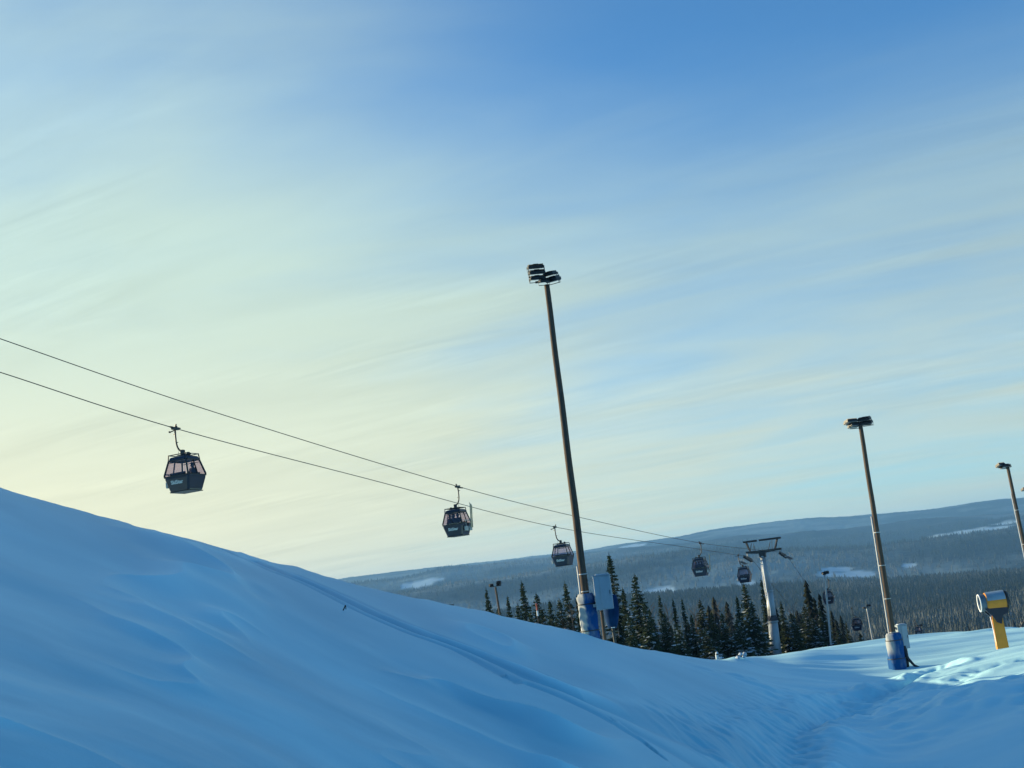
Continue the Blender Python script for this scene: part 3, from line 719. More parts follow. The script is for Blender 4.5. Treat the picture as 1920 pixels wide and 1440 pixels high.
# main pole
b1 = P(1110, 1212, 49); t1 = P(1025, 534, 49)
root, d = pole(b1, t1, .165, .112, 'tallest brown wooden floodlight pole with frosted blue padding and grey cabinet', [
    (-.36, 0, .80, R(8), R(12), .66, .20), (-.34, -.05, .55, R(8), R(12), .66, .20), (-.36, -.1, .30, R(8), R(12), .60, .19),
    (.20, .05, .44, R(-30), R(12), .50, .18), (.30, 0, .18, R(-30), R(14), .52, .24), (-.10, -.22, .12, R(10), R(15), .40, .16)],
    conduit=(.03, .215, R(-95)), bars=[((-.10, 0, .16), (.70, .09, .08)), ((-.66, 0, .50), (.03, .06, .62)), ((-.01, -.03, .45), (.04, .06, .75)), ((.52, 0, .26), (.03, .06, .42))], rw=.008)
wrap(root, .335, 2.05, d, 'blue padding whitened by frost in slanting folds', 1.0, 3, slant=3.6)
cabinet(root, d.normalized()*2.0+Vector((.69, -.30, 0)), (.66, .42, 1.30), R(-6), tilt=R(1))
# second pole
b2 = Vector((POLE2.x, POLE2.y, gz(POLE2.x, POLE2.y)-.05)); t2 = P(1613, 797, 65)
root, d = pole(b2, t2, .16, .105, 'second tallest wooden floodlight pole standing right of the lift tower with frayed dark padding', [
    (-.46, 0, .22, R(20), R(-14), .62, .20), (-.30, .1, .02, R(20), R(-14), .55, .20), (.26, 0, .28, R(-28), R(12), .62, .18), (.30, 0, .08, R(-28), R(12), .66, .18)],
    conduit=(.08, .62, R(-95)), bars=[((-.02, 0, -.02), (1.15, .09, .08)), ((.60, 0, .10), (.03, .05, .34))], rw=.006)
wrap(root, .38, 1.78, d, 'dark blue padding with a frosted upper left side', .62, 5, taper=.10, zb=-.3, slant=.9, top_only=True)
cabinet(root, d.normalized()*1.50+Vector((.52, .30, 0)), (.50, .36, 1.15), R(10), tilt=R(1))
m = MB(); m.tube([(.42, .05, 1.0), (.56, .0, .45), (.78, -.1, .10), (1.05, -.2, -.05)], [.10, .08, .06, .03], 7); m.tube([(.47, .25, 1.05), (.49, .2, .6), (.46, .1, .0)], [.20, .17, .12], 9)
part(m, 'loose_tarpaulin', M['steel_dark'], root, True, label='dark slack tarpaulin trailing on the snow')
def gpole(basepx, toppx, dist, r0, r1, label, lamps, wood=True, pad=None, bars=None, conduit=None):
    top = P(*toppx, dist); bq = P(*basepx, dist); gz_ = hillz(np.array([bq.x]), np.array([bq.y]))[0] if math.hypot(bq.x, bq.y) > 140 else gz(bq.x, bq.y)
    k = (top.z-gz_)/(top.z-bq.z); base = top+(bq-top)*k
    root, d = pole(base, top, r0, r1, label, lamps, wood=wood, bars=bars if bars is not None else [((0, 0, 0), (.9, .07, .07))], conduit=conduit)
    if pad is not None:
        zc = P(*pad, dist).z-base.z
        m = MB(); m.tube([d*((zc-.5)/d.z), d*((zc+.35)/d.z)], .33, 16); m.box(d*((zc-.2)/d.z)+Vector((.5, 0, 0)), (1.3, .6, .35), bev=.05)
        part(m, 'padding', M['padblue'], root, label='blue padding at the mast foot')
    return root
gpole((1958,1200), (1889,874), 100, .15, .12, 'right-hand wooden floodlight pole leaning at the picture edge above the snow gun', [
    (-.52, 0, .12, R(25), R(-25), .62, .24), (-.25, 0, -.02, R(20), R(-18), .55, .26), (.0, 0, .05, R(-20), R(10), .4, .2)], bars=[((-.2, 0, -.04), (1.0, .08, .07)), ((.25, 0, .02), (.04, .04, .25))], conduit=(.1, .85, R(-95)))
gpole((1990,1190), (1934,918), 125, .14, .11, 'floodlight pole cut off by the right picture edge, only a lamp showing', [
    (-.62, 0, .10, R(20), R(-22), .62, .24), (.2, 0, .05, R(-20), R(10), .55, .2)])
gpole((946,1205), (929,1101), 165, .17, .14, 'small twin-headed floodlight pole at the left end of the treeline', [
    (-.52, 0, .28, R(14), R(35), .56, .30), (.50, 0, .52, R(-14), R(32), .62, .34), (.46, 0, .25, R(-14), R(30), .6, .2)], bars=[((-.02, 0, .1), (1.15, .07, .07))])
gpole((852,1200), (842,1139), 175, .15, .12, 'floodlight head barely showing over the snow crest left of the treeline', [
    (-.35, 0, .10, R(10), R(25), .62, .22), (.38, 0, .18, R(-10), R(25), .62, .24)])
gpole((1559,1224), (1546,1077), 178, .15, .13, 'grey thin floodlight pole with blue foot in front of the small cabin', [
    (-.10, 0, .12, R(20), R(30), .5, .3), (.32, 0, .22, R(-20), R(25), .65, .38)], wood=False, pad=(1557,1214), bars=[((.05, 0, 0), (.7, .07, .07))])
gpole((1639,1215), (1625,1140), 255, .15, .12, 'slender floodlight pole on the plateau between the lowest cabin and the padded pole', [
    (.45, 0, .42, R(-20), R(25), .85, .45), (-.45, 0, .1, R(20), R(25), .62, .14)], wood=False)
gpole((1731,1215), (1724,1174), 330, .16, .13, 'most distant small floodlight pole right of the padded pole', [
    (.40, 0, .2, R(-20), R(25), .8, .35), (-.4, 0, .1, R(20), R(25), .62, .16)], wood=False)

# ------------------------------------------------------------------ hydrant post behind the main pole
hb = P(1154, 1206, 52.5); hz = gz(hb.x, hb.y)
root = tag(empty('hydrant_post', (hb.x, hb.y, hz)), 'post under a blue tarpaulin close behind the main padded pole', 'hydrant')
dz = P(1154, 1206, 52.5).z-hz
m = MB(); m.tube([(0, 0, -.3), (-.02, 0, 1.2+dz)], .06, 8); m.tube([(-.12, 0, .5+dz), (.22, 0, .5+dz)], .035, 8); m.tube([(.2, 0, .2+dz), (.2, 0, 1.0+dz)], .02, 6); part(m, 'standpipe', M['steel_dark'], root)
m = MB()
m.tube([(-.03, 0, .62+dz), (-.02, 0, .8+dz), (0, 0, 1.1+dz), (.02, 0, 1.5+dz), (0, 0, 1.92+dz), (-.01, 0, 1.98+dz)], [.17, .24, .30, .34, .33, .20], 14)
part(m, 'tarpaulin', M['padblue'], root, True)
m = MB(); m.box((.02, 0, 2.0+dz), (.34, .3, .04), bev=.015); m.box((-.02, -.27, .66+dz), (.16, .1, .03), bev=.01); part(m, 'snow_cap', M['tree_snow'], root)
wb = P(1134, 1200, 50.2); wz = gz(wb.x, wb.y)
m = MB(); top = P(1128, 1146, 50.2)-Vector((wb.x, wb.y, wz)); m.tube([(0, 0, -.3), top*.5, top], [.07, .068, .065], 10); m.box(top+Vector((0, 0, .012)), (.15, .15, .03), bev=.01)
tag(m.build('wooden_post', M['wood'], loc=(wb.x, wb.y, wz)), 'short brown wooden post between the blue padding and the tarpaulin', 'post')

# ------------------------------------------------------------------ gondola line
HEAD = R(21)
A_PTS = [(-420,570,60.5),(-180,644,65),(0,698,68.5),(328,803,74),(690,898,90),(1040,988,120.5),(1300,1028,158),(1385,1041,176)]
B_PTS = [(-420,478,62.5),(-200,563,66),(0,635,71),(400,772,81),(858,912,96),(1100,973,118),(1313,1018,148),(1462,1035,178)]
def curve(pts, n=14):
    q = [P(*p) for p in pts]; out = []
    for i in range(len(q)-1):
        a, b, c, d = q[max(i-1, 0)], q[i], q[i+1], q[min(i+2, len(q)-1)]
        for k in range(n):
            t = k/n; out.append(.5*((2*b)+(c-a)*t+(2*a-5*b+4*c-d)*t*t+(3*b-a-3*c+d)*t**3))
    return out+[q[-1]]
SHEAVE_A = (P(1402, 1044, 179.5)); SHEAVE_B = P(1468, 1037, 179.0)
down = Vector((math.sin(R(19.5)), math.cos(R(19.5)), -.30))
CA = curve(A_PTS)+[SHEAVE_A+Vector((0, 0, .05))]; CB = curve(B_PTS)+[SHEAVE_B+Vector((0, 0, .05))]
for c in (CA, CB):
    e = c[-1]; c += [e+Vector((math.sin(R(19.5)), math.cos(R(19.5)), -.12))*3+Vector((0, 0, 0))]
    e = c[-1]; c += [e+down*s+Vector((0, 0, .00028*s*s)) for s in (15, 30, 48, 70, 100, 140)]
for c, lab in ((CA, 'lower steel haul cable running from the first cabin to the tower'), (CB, 'upper steel haul cable carrying the second cabin to the tower')):
    o = c[0].copy(); m = MB(); m.tube([q-o for q in c], [.022 if (q.length < 60) else .028 for q in c], 6); tag(m.build('haul_cable', M['cable'], loc=o), lab, 'cable', 'gondola haul cables')

def make_cabin():
    root = empty('gondola_cabin', (0, 0, 0))
    # grip and hanger: offset towards +x (inner side)
    g = MB(); g.box((.02, 0, -.02), (.20, .62, .16), bev=.03); g.box((.0, .36, .03), (.08, .34, .07), bev=.02); g.box((.0, -.34, .05), (.08, .26, .09), bev=.02)
    g.tube([(.05, 0, -.1), (-.36, -.02, -.18)], .035, 8); g.box((-.38, -.02, -.17), (.05, .16, .10), bev=.01); g.tube([(.1, -.08, .06), (.16, -.08, .22)], .05, 8); g.tube([(.02, .12, -.08), (.02, .12, .14)], .06, 8)
    part(g, 'grip', M['steel_dark'], root)
    a = MB(); off = .40
    a.tube([(0, 0, -.05), (-.01, 0, -.45), (.0, 0, -.85), (.05, 0, -1.10), (.15, 0, -1.30), (.27, 0, -1.40), (off, 0, -1.43)], [.055, .05, .05, .052, .055, .055, .06], 10)
    a.box((-.07, 0, -.35), (.14, .05, .05)); a.box((.08, 0, -.86), (.12, .04, .04))
    part(a, 'hanger_arm', M['steel_dark'], root, True)
    b = MB(); b.box((off, 0, -1.50), (.20, .26, .30), bev=.03); b.tube([(.10, 0, -1.40), (.12, 0, -1.78)], .012, 5)
    part(b, 'damper', M['steel_dark'], root)
    cx_ = off+.04
    HY = .93                                   # levels: z, half x, half y
    lv = [(-1.80, .58, .60), (-1.86, .62, .64), (-2.84, .87, .89), (-3.08, .845, .865), (-3.74, .68, .70), (-3.80, .645, .665)]
    c = .10
    def ring(z, hx, hy, k=1.):
        return [Vector((cx_+x*k, y*k, z)) for x, y in ((-hx+c, -hy), (hx-c, -hy), (hx, -hy+c), (hx, hy-c), (hx-c, hy), (-hx+c, hy), (-hx, hy-c), (-hx, -hy+c))]
    def lerp(z):
        for (z0, x0, y0), (z1, x1, y1) in zip(lv[:-1], lv[1:]):
            if z0 >= z >= z1: t = (z-z0)/(z1-z0); return x0+(x1-x0)*t, y0+(y1-y0)*t
    # lower shell
    sh = MB(); zs = [-2.93, -3.08, -3.30, -3.74, -3.80]; rs = [ring(z, *lerp(z)) for z in zs]
    for r0_, r1_ in zip(rs[:-1], rs[1:]): sh.add(r0_+r1_, [(i, (i+1) % 8, 8+(i+1) % 8, 8+i) for i in range(8)])
    sh.add(rs[-1], [tuple(range(8))]); sh.add([q-Vector((0, 0, .02)) for q in rs[0]], [tuple(range(8))])
    part(sh, 'shell', M['cabin'], root)
    rf = MB(); rr = [ring(-1.96, *lerp(-1.96)), ring(-1.86, *lerp(-1.86)), ring(-1.80, .58, .60), ring(-1.76, .44, .46)]
    for r0_, r1_ in zip(rr[:-1], rr[1:]): rf.add(r0_+r1_, [(i, (i+1) % 8, 8+(i+1) % 8, 8+i) for i in range(8)])
    rf.add(rr[-1], [tuple(range(8))]); rf.add(rr[0], [tuple(range(8))])
    part(rf, 'roof', M['cabin'], root)
    fr = MB()
    for sx in (-1, 1):
        for sy in (-1, 1):                     # chamfered corner posts
            pts = []
            for z in (-1.95, -2.84, -2.95):
                hx, hy = lerp(z); pts.append((cx_+sx*(hx-c*.45), sy*(hy-c*.45), z))
            fr.tube(pts, .055, 4, sq=(1, 0, 0))
    for s in (-1, 1):                          # window posts: centre of each long side, rails
        h0, h1, h2 = lerp(-1.96), lerp(-2.84), lerp(-2.94)
        fr.tube([(cx_+s*(h0[0]-.01), 0, -1.95), (cx_+s*(h1[0]-.01), 0, -2.84), (cx_+s*(h2[0]-.01), 0, -2.95)], .042, 4, sq=(1, 0, 0))
        for z, t in ((-2.0, .05), (-2.93, .05)):
            hx, hy = lerp(z)
            fr.tube([(cx_+s*hx, -hy+c, z), (cx_+s*hx, hy-c, z)], t, 4, sq=(1, 0, 0)); fr.tube([(cx_-hx+c, s*hy, z), (cx_+hx-c, s*hy, z)], t, 4, sq=(0, 1, 0))
        hx, hy = lerp(-2.12); fr.tube([(cx_-hx+c, s*hy, -2.13), (cx_+hx-c, s*hy, -2.13)], .022, 4, sq=(0, 1, 0))
    part(fr, 'window_frame', M['cabinframe'], root)
    # roof rack: low frame standing over the roof
    rk = MB(); e = .60
    for sx in (-1, 1):
        rk.tube([(cx_+sx*e, -e, -1.66), (cx_+sx*e, e, -1.66)], .028, 6)
        rk.tube([(cx_-e, sx*e, -1.66), (cx_+e, sx*e, -1.66)], .028, 6)
        for sy in (-1, 1): rk.tube([(cx_+sx*e, sy*e, -1.63), (cx_+sx*.63, sy*.645, -1.98)], .035, 6)
    rk.box((cx_, 0, -1.68), (.8, .24, .10), bev=.02); rk.box((cx_+.35, .0, -1.60), (.12, .2, .12), bev=.02); rk.tube([(cx_-.52, 0, -1.68), (cx_+.52, 0, -1.68)], .04, 6)
    part(rk, 'roof_rack', M['cabinframe'], root)
    bm_ = MB(); bm_.box((cx_, 0, -3.825), (1.34, 1.38, .05), bev=.015)
    for sy in (-1, 1): bm_.tube([(cx_-.66, sy*.66, -3.82), (cx_+.66, sy*.66, -3.82)], .03, 6)
    part(bm_, 'floor_bumper', M['cabinframe'], root)
    for s in (-1, 1):                          # end panes
        (x0, y0), (x1, y1), (x2, y2) = lerp(-2.02), lerp(-2.84), lerp(-2.91); i_ = .13
        m = MB()
        q = [(cx_-x0+i_, s*(y0-.015), -2.02), (cx_+x0-i_, s*(y0-.015), -2.02), (cx_+x1-i_, s*(y1-.015), -2.84), (cx_+x2-i_, s*(y2-.015), -2.91), (cx_-x2+i_, s*(y2-.015), -2.91), (cx_-x1+i_, s*(y1-.015), -2.84)]
        m.add(q, [(0, 1, 2, 5), (5, 2, 3, 4)]); part(m, 'window', M['glass'], root)
        for t in (-1, 1):                      # side panes
            m = MB(); q = []
            for z, (hx, hy) in ((-2.02, (x0, y0)), (-2.84, (x1, y1)), (-2.91, (x2, y2))): q += [(cx_+s*(hx-.015), t*.05, z), (cx_+s*(hx-.015), t*(hy-i_), z)]
            m.add(q, [(0, 1, 3, 2), (2, 3, 5, 4)]); part(m, 'window', M['glass'], root)
        m = MB(); m.box((cx_, s*.50, -3.12), (1.1, .36, .10), bev=.03); m.box((cx_, s*.69, -2.92), (1.1, .07, .40), bev=.03)
        part(m, 'bench', M['seat'], root)
        tx = bpy.data.curves.new('lettering', 'FONT'); tx.body = 'SkiStar'; tx.size = .30; tx.align_x = 'CENTER'; tx.offset = .012; tx.extrude = .004; tx.resolution_u = 3
        to = bpy.data.objects.new('lettering', tx); COL.objects.link(to); bpy.context.view_layer.update()
        me = bpy.data.meshes.new_from_object(to.evaluated_get(bpy.context.evaluated_depsgraph_get())); bpy.data.objects.remove(to)
        me.materials.clear(); me.materials.append(M['decal']); lo = bpy.data.objects.new('lettering', me); COL.objects.link(lo); lo.parent = root; KIDS[root.name].append(lo)
        tilt = math.atan2(lv[3][2]-lv[4][2], lv[3][0]-lv[4][0])
        (hx, hy) = lerp(-3.38)
        mt = Matrix.Translation((cx_, s*(hy+.016), -3.38)) @ Matrix.Rotation(0 if s < 0 else math.pi, 4, 'Z') @ Matrix.Rotation(R(90)+tilt, 4, 'X')
        me.transform(mt)
    # door side ski baskets at -x
    for sy in (-1, 1):
        m = MB(); m.box((cx_-.92, sy*.36, -3.34), (.16, .46, .34), bev=.02); m.box((cx_-.94, sy*.36, -2.72), (.14, .46, .06), bev=.01)
        m.tube([(cx_-.92, sy*.36, -2.72), (cx_-.92, sy*.36, -3.2)], .02, 5); part(m, 'ski_rack', M['galv'], root)
    return root
cab0 = make_cabin()
CABS = [ # px, py, dist, side(A: 0 / B: pi), scale, label
 (328, 803, 74, 0, 1., 'nearest and largest cabin, hanging on the lower cable at the far left'),
 (858, 912, 96, math.pi, 1., 'cabin on the upper cable with skis standing in its right-hand rack against open sky'),
 (1040, 988, 120.5, 0, 1., 'cabin on the lower cable hanging just left of the tallest wooden pole'),
 (1313, 1018, 148, math.pi, 1., 'cabin with riders and ski rack before the hills, left of the lift tower'),
 (1384, 1041, 175.5, 0, 1., 'cabin hanging right against the left arm of the lift tower'),
 (1553, 1087, 210, math.pi, 1., 'small dark cabin half behind the thin lamp pole, below the tower line'),
 (1597, 1140, 222, 0, 1., 'lowest clearly seen small cabin descending between two thin poles'),
 (1715, 1162, 262, 0, .8, 'faint farthest cabin just over the snow edge right of the padded pole')]
CO = []
for i, (px, py, d, s, sc, lab) in enumerate(CABS):
    o = cab0 if i == 0 else copy_tree(cab0)
    o.location = P(px, py, d); o.rotation_euler = (0, 0, -HEAD+s); o.scale = (sc,)*3
    tag(o, lab, 'gondola cabin', 'gondola cabins on the lift line'); CO.append(o)
# skis in the racks of the two ski cabins
def skis(cab, k, lab):
    m = MB()
    for j, dx in enumerate((0, .09, .26, .35)[:4]):
        y0 = -.60+k*.0+dx*.9
        m.tube([(-.60, y0, -3.30), (-.66, y0, -2.4), (-.74, y0+.02, -1.62+.05*j), (-.71, y0+.02, -1.50+.05*j)], [.035, .028, .035, .015], 4, sq=(0, 1, 0))
    o = m.build('skis', M['ski'], loc=cab.location); o.rotation_euler = cab.rotation_euler; tag(o, lab, 'skis', 'skis carried outside the cabins')
skis(CO[1], 0, 'two pairs of skis upright in the rack of the cabin against the sky')
skis(CO[3], 0, 'two pairs of skis upright in the rack of the cabin before the hills')
# seated riders
def rider(cab, x, y, face, lab, lean=0.):
    me = bpy.data.meshes.new('person')
    J = [(0, 0, 0), (0, .02, .22), (0, .03, .42), (0, .02, .55), (0, 0, .64), (0, -.01, .76),
         (-.10, -.02, 0), (-.14, -.42, .03), (-.14, -.44, -.40), (.10, -.02, 0), (.14, -.42, .03), (.14, -.44, -.40),
         (-.19, .03, .50), (-.25, -.02, .24), (-.13, -.24, .12), (.19, .03, .50), (.25, -.02, .24), (.13, -.24, .12), (-.14, -.55, -.44), (.14, -.55, -.44)]
    E = [(0,1),(1,2),(2,3),(3,4),(4,5),(0,6),(6,7),(7,8),(0,9),(9,10),(10,11),(2,12),(12,13),(13,14),(2,15),(15,16),(16,17),(8,18),(11,19)]
    Rr = [.17,.17,.18,.075,.10,.10,.11,.085,.06,.11,.085,.06,.09,.065,.05,.09,.065,.05,.05,.05]
    me.from_pydata(J, E, []); o = bpy.data.objects.new('person', me); COL.objects.link(o)
    sk = o.modifiers.new('skin', 'SKIN'); sb = o.modifiers.new('sub', 'SUBSURF'); sb.levels = 1; sb.render_levels = 1
    for i, v in enumerate(me.skin_vertices[0].data): v.radius = (Rr[i], Rr[i])
    me.skin_vertices[0].data[0].use_root = True
    me.materials.append(M['cloth_dark'])
    o.rotation_euler = (0, 0, cab.rotation_euler.z+face)
    off = Matrix.Rotation(cab.rotation_euler.z, 3, 'Z') @ Vector((x, y, -3.0))
    o.location = cab.location+off; tag(o, lab, 'person', 'riders seated in the cabins')
    h = MB()
    h.tube([(0, -.01, .66), (0, -.01, .72), (0, -.01, .80), (0, -.01, .87), (0, -.01, .90)], [.10, .125, .13, .09, .03], 10)
    ho = h.build('helmet', M['cabinframe'], o, True)
for cab, w in ((CO[1], 'cabin against the sky'), (CO[3], 'cabin before the hills')):
    for x_, nm in ((.10, 'inner'), (.44, 'middle'), (.78, 'outer')):
        lab = {'inner': 'rider in dark clothes seated rightmost in the ', 'middle': 'rider in dark clothes seated in the middle of the ', 'outer': 'rider in dark clothes seated leftmost in the '}[nm]+w
        rider(cab, x_, .46, 0, lab)
rider(CO[0], .66, .46, 0, 'lone rider in dark clothes seated in the nearest cabin')

# ------------------------------------------------------------------ lift tower
tb = P(1457, 1240, 180); tz = hillz(np.array([tb.x]), np.array([tb.y]))[0]
ttop = P(1430, 1047, 180)
root = tag(empty('lift_tower', (tb.x, tb.y, tz)), 'grey steel lift tower with wide crossarm and sheaves amid the spruces', 'lift tower')
O = Vector((tb.x, tb.y, tz)); T_ = ttop-O; Lc = P(1456, 1232, 180)-O
def at(px, py, d=180): return P(px, py, d)-O
for (pa, ra, pb, rb) in (((1457,1246), .86, (1449,1166), .66), ((1449,1164), .62, (1442,1108), .50), ((1442,1107), .44, (1430,1044), .36)):
    m = MB(); m.tube([at(*pa), at(*pb)], [ra, rb], 20); m.tube([at(*pb)-Vector((0, 0, .10)), at(*pb)+Vector((0, 0, .10))], rb+.12, 20)
    part(m, 'shaft_section', M['tower'], root, True)
m = MB(); m.tube([at(1449, 1163), at(1447.5, 1154)], .66, 20); m.box(at(1449, 1160)+Vector((.05, -.62, 0)), (1.0, .1, .5), bev=.03); part(m, 'collar', M['cabin'], root)
m = MB(); m.tube([at(1457, 1240), at(1456, 1226)], [1.25, .85], 18); m.box(at(1462, 1234)+Vector((.3, -.7, 0)), (1.5, .5, .8), bev=.1); part(m, 'padding', M['padblue'], root, label='blue padding round the tower foot')
m = MB()
lad = [(1426.5,1053),(1431,1084),(1434,1106),(1441,1140),(1442.5,1164)]
p_ = [at(px, py)+Vector((-.05, -.25, 0)) for px, py in lad]
m.tube(p_, .06, 6); m.tube([q+Vector((.18, -.36, 0)) for q in p_], .06, 6)
for k in range(len(p_)-1):
    for j in range(8): q = p_[k].lerp(p_[k+1], j/8); m.tube([q, q+Vector((.18, -.36, 0))], .022, 4)
part(m, 'ladder', M['white'], root, label='snow-white ladder up the left of the shaft')
# crossarm
HD = R(20); cr = Vector((math.cos(HD), -math.sin(HD), 0)); fw = Vector((math.sin(HD), math.cos(HD), 0))
rotc = Matrix.Rotation(-HD, 3, 'Z')
sa, sb_ = SHEAVE_A-O, SHEAVE_B-O
ca, cb = at(1401, 1036), at(1462, 1029)
m = MB(); m.tube([ca-cr*.2, ca.lerp(cb, .3)+Vector((0, 0, -.12)), ca.lerp(cb, .55)+Vector((0, 0, -.1)), cb+cr*.25], [.20, .30, .30, .20], 4, sq=(0, 0, 1)); m.box(at(1430, 1040), (.9, .9, .7), rotc, .05)
part(m, 'crossarm', M['steel_dark'], root)
def sheaves(c, up):
    m = MB(); ln = 5.6; dirv = (fw+Vector((0, 0, up))).normalized()
    for s in (-1, 1): m.tube([c-dirv*ln*.48+cr*.12*s+Vector((0, 0, -.30)), c+dirv*ln*.48+cr*.12*s+Vector((0, 0, -.42))], .11, 4, sq=(0, 0, 1))
    o = part(m, 'sheave_beam', M['steel_dark'], root)
    for k in range(8):
        q = c+dirv*(-ln*.46+ln*.92*k/7)+Vector((0, 0, -.23)); w = MB(); w.tube([q-cr*.07, q+cr*.07], .22, 14); part(w, 'sheave', M['steel_dark'], o)
    return o
sheaves(sa, -.12); sheaves(sb_, -.12)
m = MB()
for c in (ca, cb): m.tube([c+Vector((0, 0, 0)), c+Vector((0, 0, -.55))], .10, 6)
# catwalks along the line under each sheave train
for c, s in ((sa, -1), (sb_, 1)):
    q = c+cr*.75*s+Vector((0, 0, -.75)); m.box(q, (.55, 4.2, .06), rotc @ Matrix.Rotation(R(-7), 3, 'X')); m.tube([q-fw*2.0+cr*.26*s+Vector((0, 0, .75)), q+fw*2.0+cr*.26*s+Vector((0, 0, .45))], .03, 5)
    for k in (-2., -.7, .7, 2.): m.tube([q+fw*k+cr*.26*s+Vector((0, 0, -.1*k)), q+fw*k+cr*.26*s+Vector((0, 0, .62-.08*k))], .025, 5)
part(m, 'catwalk', M['galv'], root)
# lifting frame
m = MB()
fa, fb = at(1393, 1017), at(1464, 1008)
mid1, mid2 = fa.lerp(fb, .37), fa.lerp(fb, .42)
m.tube([fa, mid1], .14, 6); m.tube([mid2, fb], .14, 6)
m.tube([at(1399, 1018), at(1407, 1035)], .15, 4); m.tube([at(1457, 1010), at(1453, 1030)], .15, 4)
m.tube([at(1409, 1019), at(1406, 1036)], .05, 5); m.tube([at(1414, 1023), at(1416, 1034)], .05, 5); m.tube([at(1444, 1016), at(1441, 1030)], .05, 5)
m.tube([at(1413, 1019), at(1412, 1034)], .03, 5); m.tube([at(1447, 1013), at(1448, 1030)], .03, 5); m.tube([at(1429, 1030), at(1429, 1042)], .06, 5)
part(m, 'lifting_frame', M['steel_dark'], root)

# ------------------------------------------------------------------ snow gun
sg = P(1880, 1214, 76); sgz = gz(sg.x, sg.y)
root = tag(empty('snow_gun', (sg.x, sg.y, sgz)), 'yellow fan snow gun with pale barrel on a square column', 'snow gun')
O = Vector((sg.x, sg.y, sgz))
m = MB(); a0, a1 = P(1880, 1216, 76)-O, P(1867, 1148, 76)-O
yw = R(-12)
m.tube([a0-Vector((0, 0, .5)), a0, a1], [.44, .44, .38], 4, sq=(math.cos(yw), math.sin(yw), 0)); part(m, 'column', M['yellow'], root)
m = MB(); e1 = P(1851, 1160, 76)-O; m.tube([P(1873.5, 1215, 76)-O+Vector((-.12, -.12, 0)), P(1859, 1156, 76)-O+Vector((-.10, -.12, 0))], .035, 6); part(m, 'hose', M['white'], root)
bc = P(1862, 1128, 76)-O; ax = Vector((math.cos(R(8)), -math.sin(R(8))*1.0, .0)).normalized()
# yoke
m = MB(); rt = Matrix.Rotation(0, 3, 'Z')
yk = [(-.62, -.36), (-.40, -.22), (.30, -.22), (.62, -.42), (.58, -.68), (.25, -.78), (.12, -1.25), (-.10, -1.15), (-.28, -.80), (-.50, -.55)]
for s in (-.30, .16):
    q = [bc+ax*x_+Vector((0, s, 0))+Vector((0, 0, z_)) for x_, z_ in yk]
    m.slab(q, .14 if s < 0 else -.14)
m.tube([bc+Vector((0, 0, -1.0)), bc+Vector((.02, 0, -.5))], [.30, .34], 12)
part(m, 'yoke', M['cabin'], root)
m = MB(); prof = [(-.86, .50), (-.80, .52), (-.50, .47), (-.42, .47)]
def lathe(prof, n=32, a0_=0, a1_=2*math.pi):
    mm = MB(); w = ax.cross(Vector((0, 0, 1))).normalized(); V_ = []
    for x_, r_ in prof:
        for k in range(n+1):
            a = a0_+(a1_-a0_)*k/n; V_.append(bc+ax*x_+(Vector((0, 0, 1))*math.cos(a)+w*math.sin(a))*r_)
    mm.add(V_, [(i*(n+1)+k, i*(n+1)+k+1, (i+1)*(n+1)+k+1, (i+1)*(n+1)+k) for i in range(len(prof)-1) for k in range(n)]); return mm
part(lathe([(-.40, .40), (-.74, .43), (-.76, .46), (-.70, .49), (-.46, .48), (-.42, .47)]), 'nozzle_ring', M['ringgrey'], root, True)
part(lathe([(-.76, .44), (-.79, .46), (-.785, .50), (-.75, .505), (-.73, .49), (-.74, .45), (-.76, .44)]), 'mouth_frost', M['white'], root, True)
part(lathe([(-.44, .48), (-.42, .535), (-.36, .55), (.56, .57), (.62, .55), (.64, .50)]), 'barrel', M['yellow'], root, True)
part(lathe([(-.40, .56), (.10, .575), (.60, .585)], 24, R(-80), R(80)), 'barrel_top', M['frosted'], root, True, label='pale frosted upper half of the barrel')
m = lathe([(.60, .50), (.70, .56), (.78, .52), (.80, .42), (.70, .40)]); part(m, 'intake_grille', M['steel_dark'], root, True)
m = MB(); w_ = ax.cross(Vector((0, 0, 1)))
m.tube([bc+ax*-.35, bc+ax*.5], [.17, .2], 12)
for k in range(7):
    a = k*2*math.pi/7; q = bc+ax*-.3; m.box(q+(Vector((0, 0, 1))*math.cos(a)+w_*math.sin(a))*.28, (.03, .10, .34), Matrix.Rotation(a, 3, 'X'))
part(m, 'fan', M['steel_dark'], root)

# ------------------------------------------------------------------ small things
def gp(px, py, d): q = P(px, py, d); return Vector((q.x, q.y, gz(q.x, q.y)))
q = gp(1931, 1192, 92); root = tag(empty('barrier', q), 'dark slanting steel frame with snow lumps cut by the right picture edge', 'barrier')
O = q; f0 = P(1902, 1189, 92)-O; m = MB()
m.tube([f0-Vector((0, 0, .2)), P(1921, 1164, 92)-O, P(1940, 1140, 92)-O], .06, 6); m.tube([P(1940, 1140, 92)-O, P(1965, 1188, 92)-O+Vector((0, 0, -.2))], .06, 6)
m.tube([P(1908, 1184, 92)-O, P(1962, 1178, 92)-O], .045, 6); m.tube([P(1920, 1166, 92)-O+Vector((0, .5, 0)), P(1921, 1188, 92)-O], .05, 6); part(m, 'frame', M['steel_dark'], root)
m = MB(); m.box(P(1915, 1177, 92)-O, (.20, .2, .16), bev=.06); part(m, 'snow_lump', M['tree_snow'], root)
m = MB(); m.box(P(1906, 1187, 92)-O, (.18, .25, .14), bev=.06); part(m, 'snow_lump', M['tree_snow'], root)
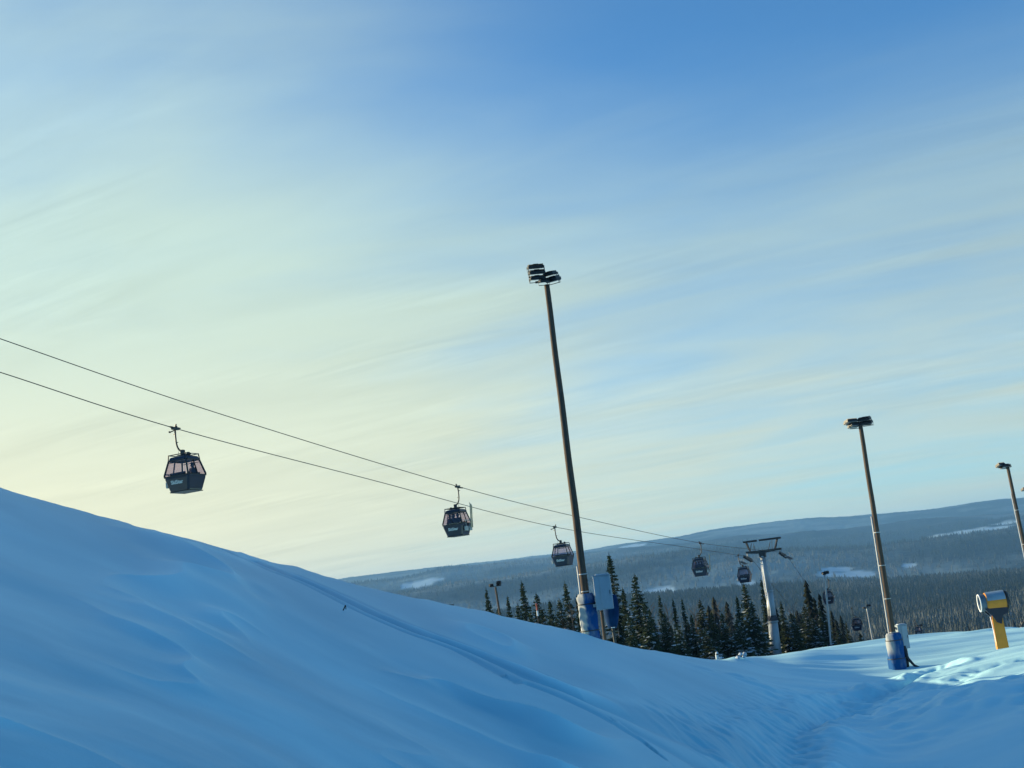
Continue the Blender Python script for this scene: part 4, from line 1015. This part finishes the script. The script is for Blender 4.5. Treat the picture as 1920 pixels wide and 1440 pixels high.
# marker pole
q = P(1008, 1170, 49.5); o_ = Vector((q.x, q.y, gz(q.x, q.y))); root = tag(empty('marker_pole', o_), 'thin marker pole with red top half standing behind the crest left of the main pole', 'marker')
u = P(1005.5, 1131, 49.5)-o_; w_ = P(1007.5, 1146, 49.5)-o_
m = MB(); m.tube([Vector((0, 0, -.3)), w_*.9], .014, 6); part(m, 'stem', M['steel_dark'], root)
m = MB(); m.tube([w_*.9, w_+Vector((0, 0, .02))], .032, 8); part(m, 'white_band', M['white'], root)
m = MB(); m.tube([w_+Vector((0, 0, .02)), u], .032, 8); part(m, 'red_sleeve', M['red'], root)
# half buried marker at the crest
hx_, hy_ = hit(1345, 1234); z0 = gz(hx_, hy_); m = MB()
m.tube([(0, 0, -.3), (0, 0, .20), (.02, 0, .34), (.02, 0, .40)], [.10, .09, .08, .04], 10); m.box((.13, -.05, .06), (.2, .2, .2), bev=.07)
root = empty('marker_stub', (hx_, hy_, z0)); tag(root, 'small snow-capped stub poking out of the snow crest', 'marker')
part(m, 'stub', M['tree_snow'], root, True); m = MB(); m.box((.01, -.06, .26), (.14, .1, .07), bev=.02); part(m, 'band', M['steel_dark'], root)
# bent twig in the slope
tx_, ty_ = hit(641, 1142); O = Vector((tx_, ty_, gz(tx_, ty_))); rr = math.hypot(tx_, ty_)
m = MB(); m.tube([Vector((0, 0, -.05)), P(648, 1134.5, rr)-O], .013, 5); m.tube([P(648, 1134.5, rr)-O, P(648.5, 1142.5, rr)-O], .008, 5); m.tube([P(646.5, 1137, rr)-O, P(645, 1142, rr)-O], .006, 4)
tag(m.build('twig', M['bark'], loc=O), 'bent dark twig sticking out of the open snow slope', 'twig')
# crest snow block
bx_, by_ = hit(1390, 1238); O = Vector((bx_, by_, gz(bx_, by_)))
m = MB(); g_ = random.Random(4)
for k in range(7): m.box((g_.uniform(-.25, .25), g_.uniform(-.2, .2), g_.uniform(.02, .22)), (g_.uniform(.10, .22), .2, g_.uniform(.10, .2)), Matrix.Rotation(g_.uniform(0, 3), 3, 'Z'), .06)
tag(m.build('snow_clods', M['tree_snow'], loc=O), 'bright broken snow clods on the crest below the lift tower', 'snow')

# ------------------------------------------------------------------ haze
hz_ = bpy.data.materials.new('haze_air'); hz_.use_nodes = True; hn = hz_.node_tree.nodes; hn.clear()
ho = N(hn, 'ShaderNodeOutputMaterial'); pv = N(hn, 'ShaderNodeVolumePrincipled')
pv.inputs['Color'].default_value = (.24, .56, 1, 1); pv.inputs['Density'].default_value = HAZE = 7e-5; pv.inputs['Anisotropy'].default_value = 0
hz_.node_tree.links.new(pv.outputs[0], ho.inputs['Volume'])
m = MB(); m.box((0, 0, (HZ1+HZ0)/2), (30400, 30400, HZ1-HZ0)); tag(m.build('haze', hz_), kind='stuff', label='thin cold air haze over the valley')
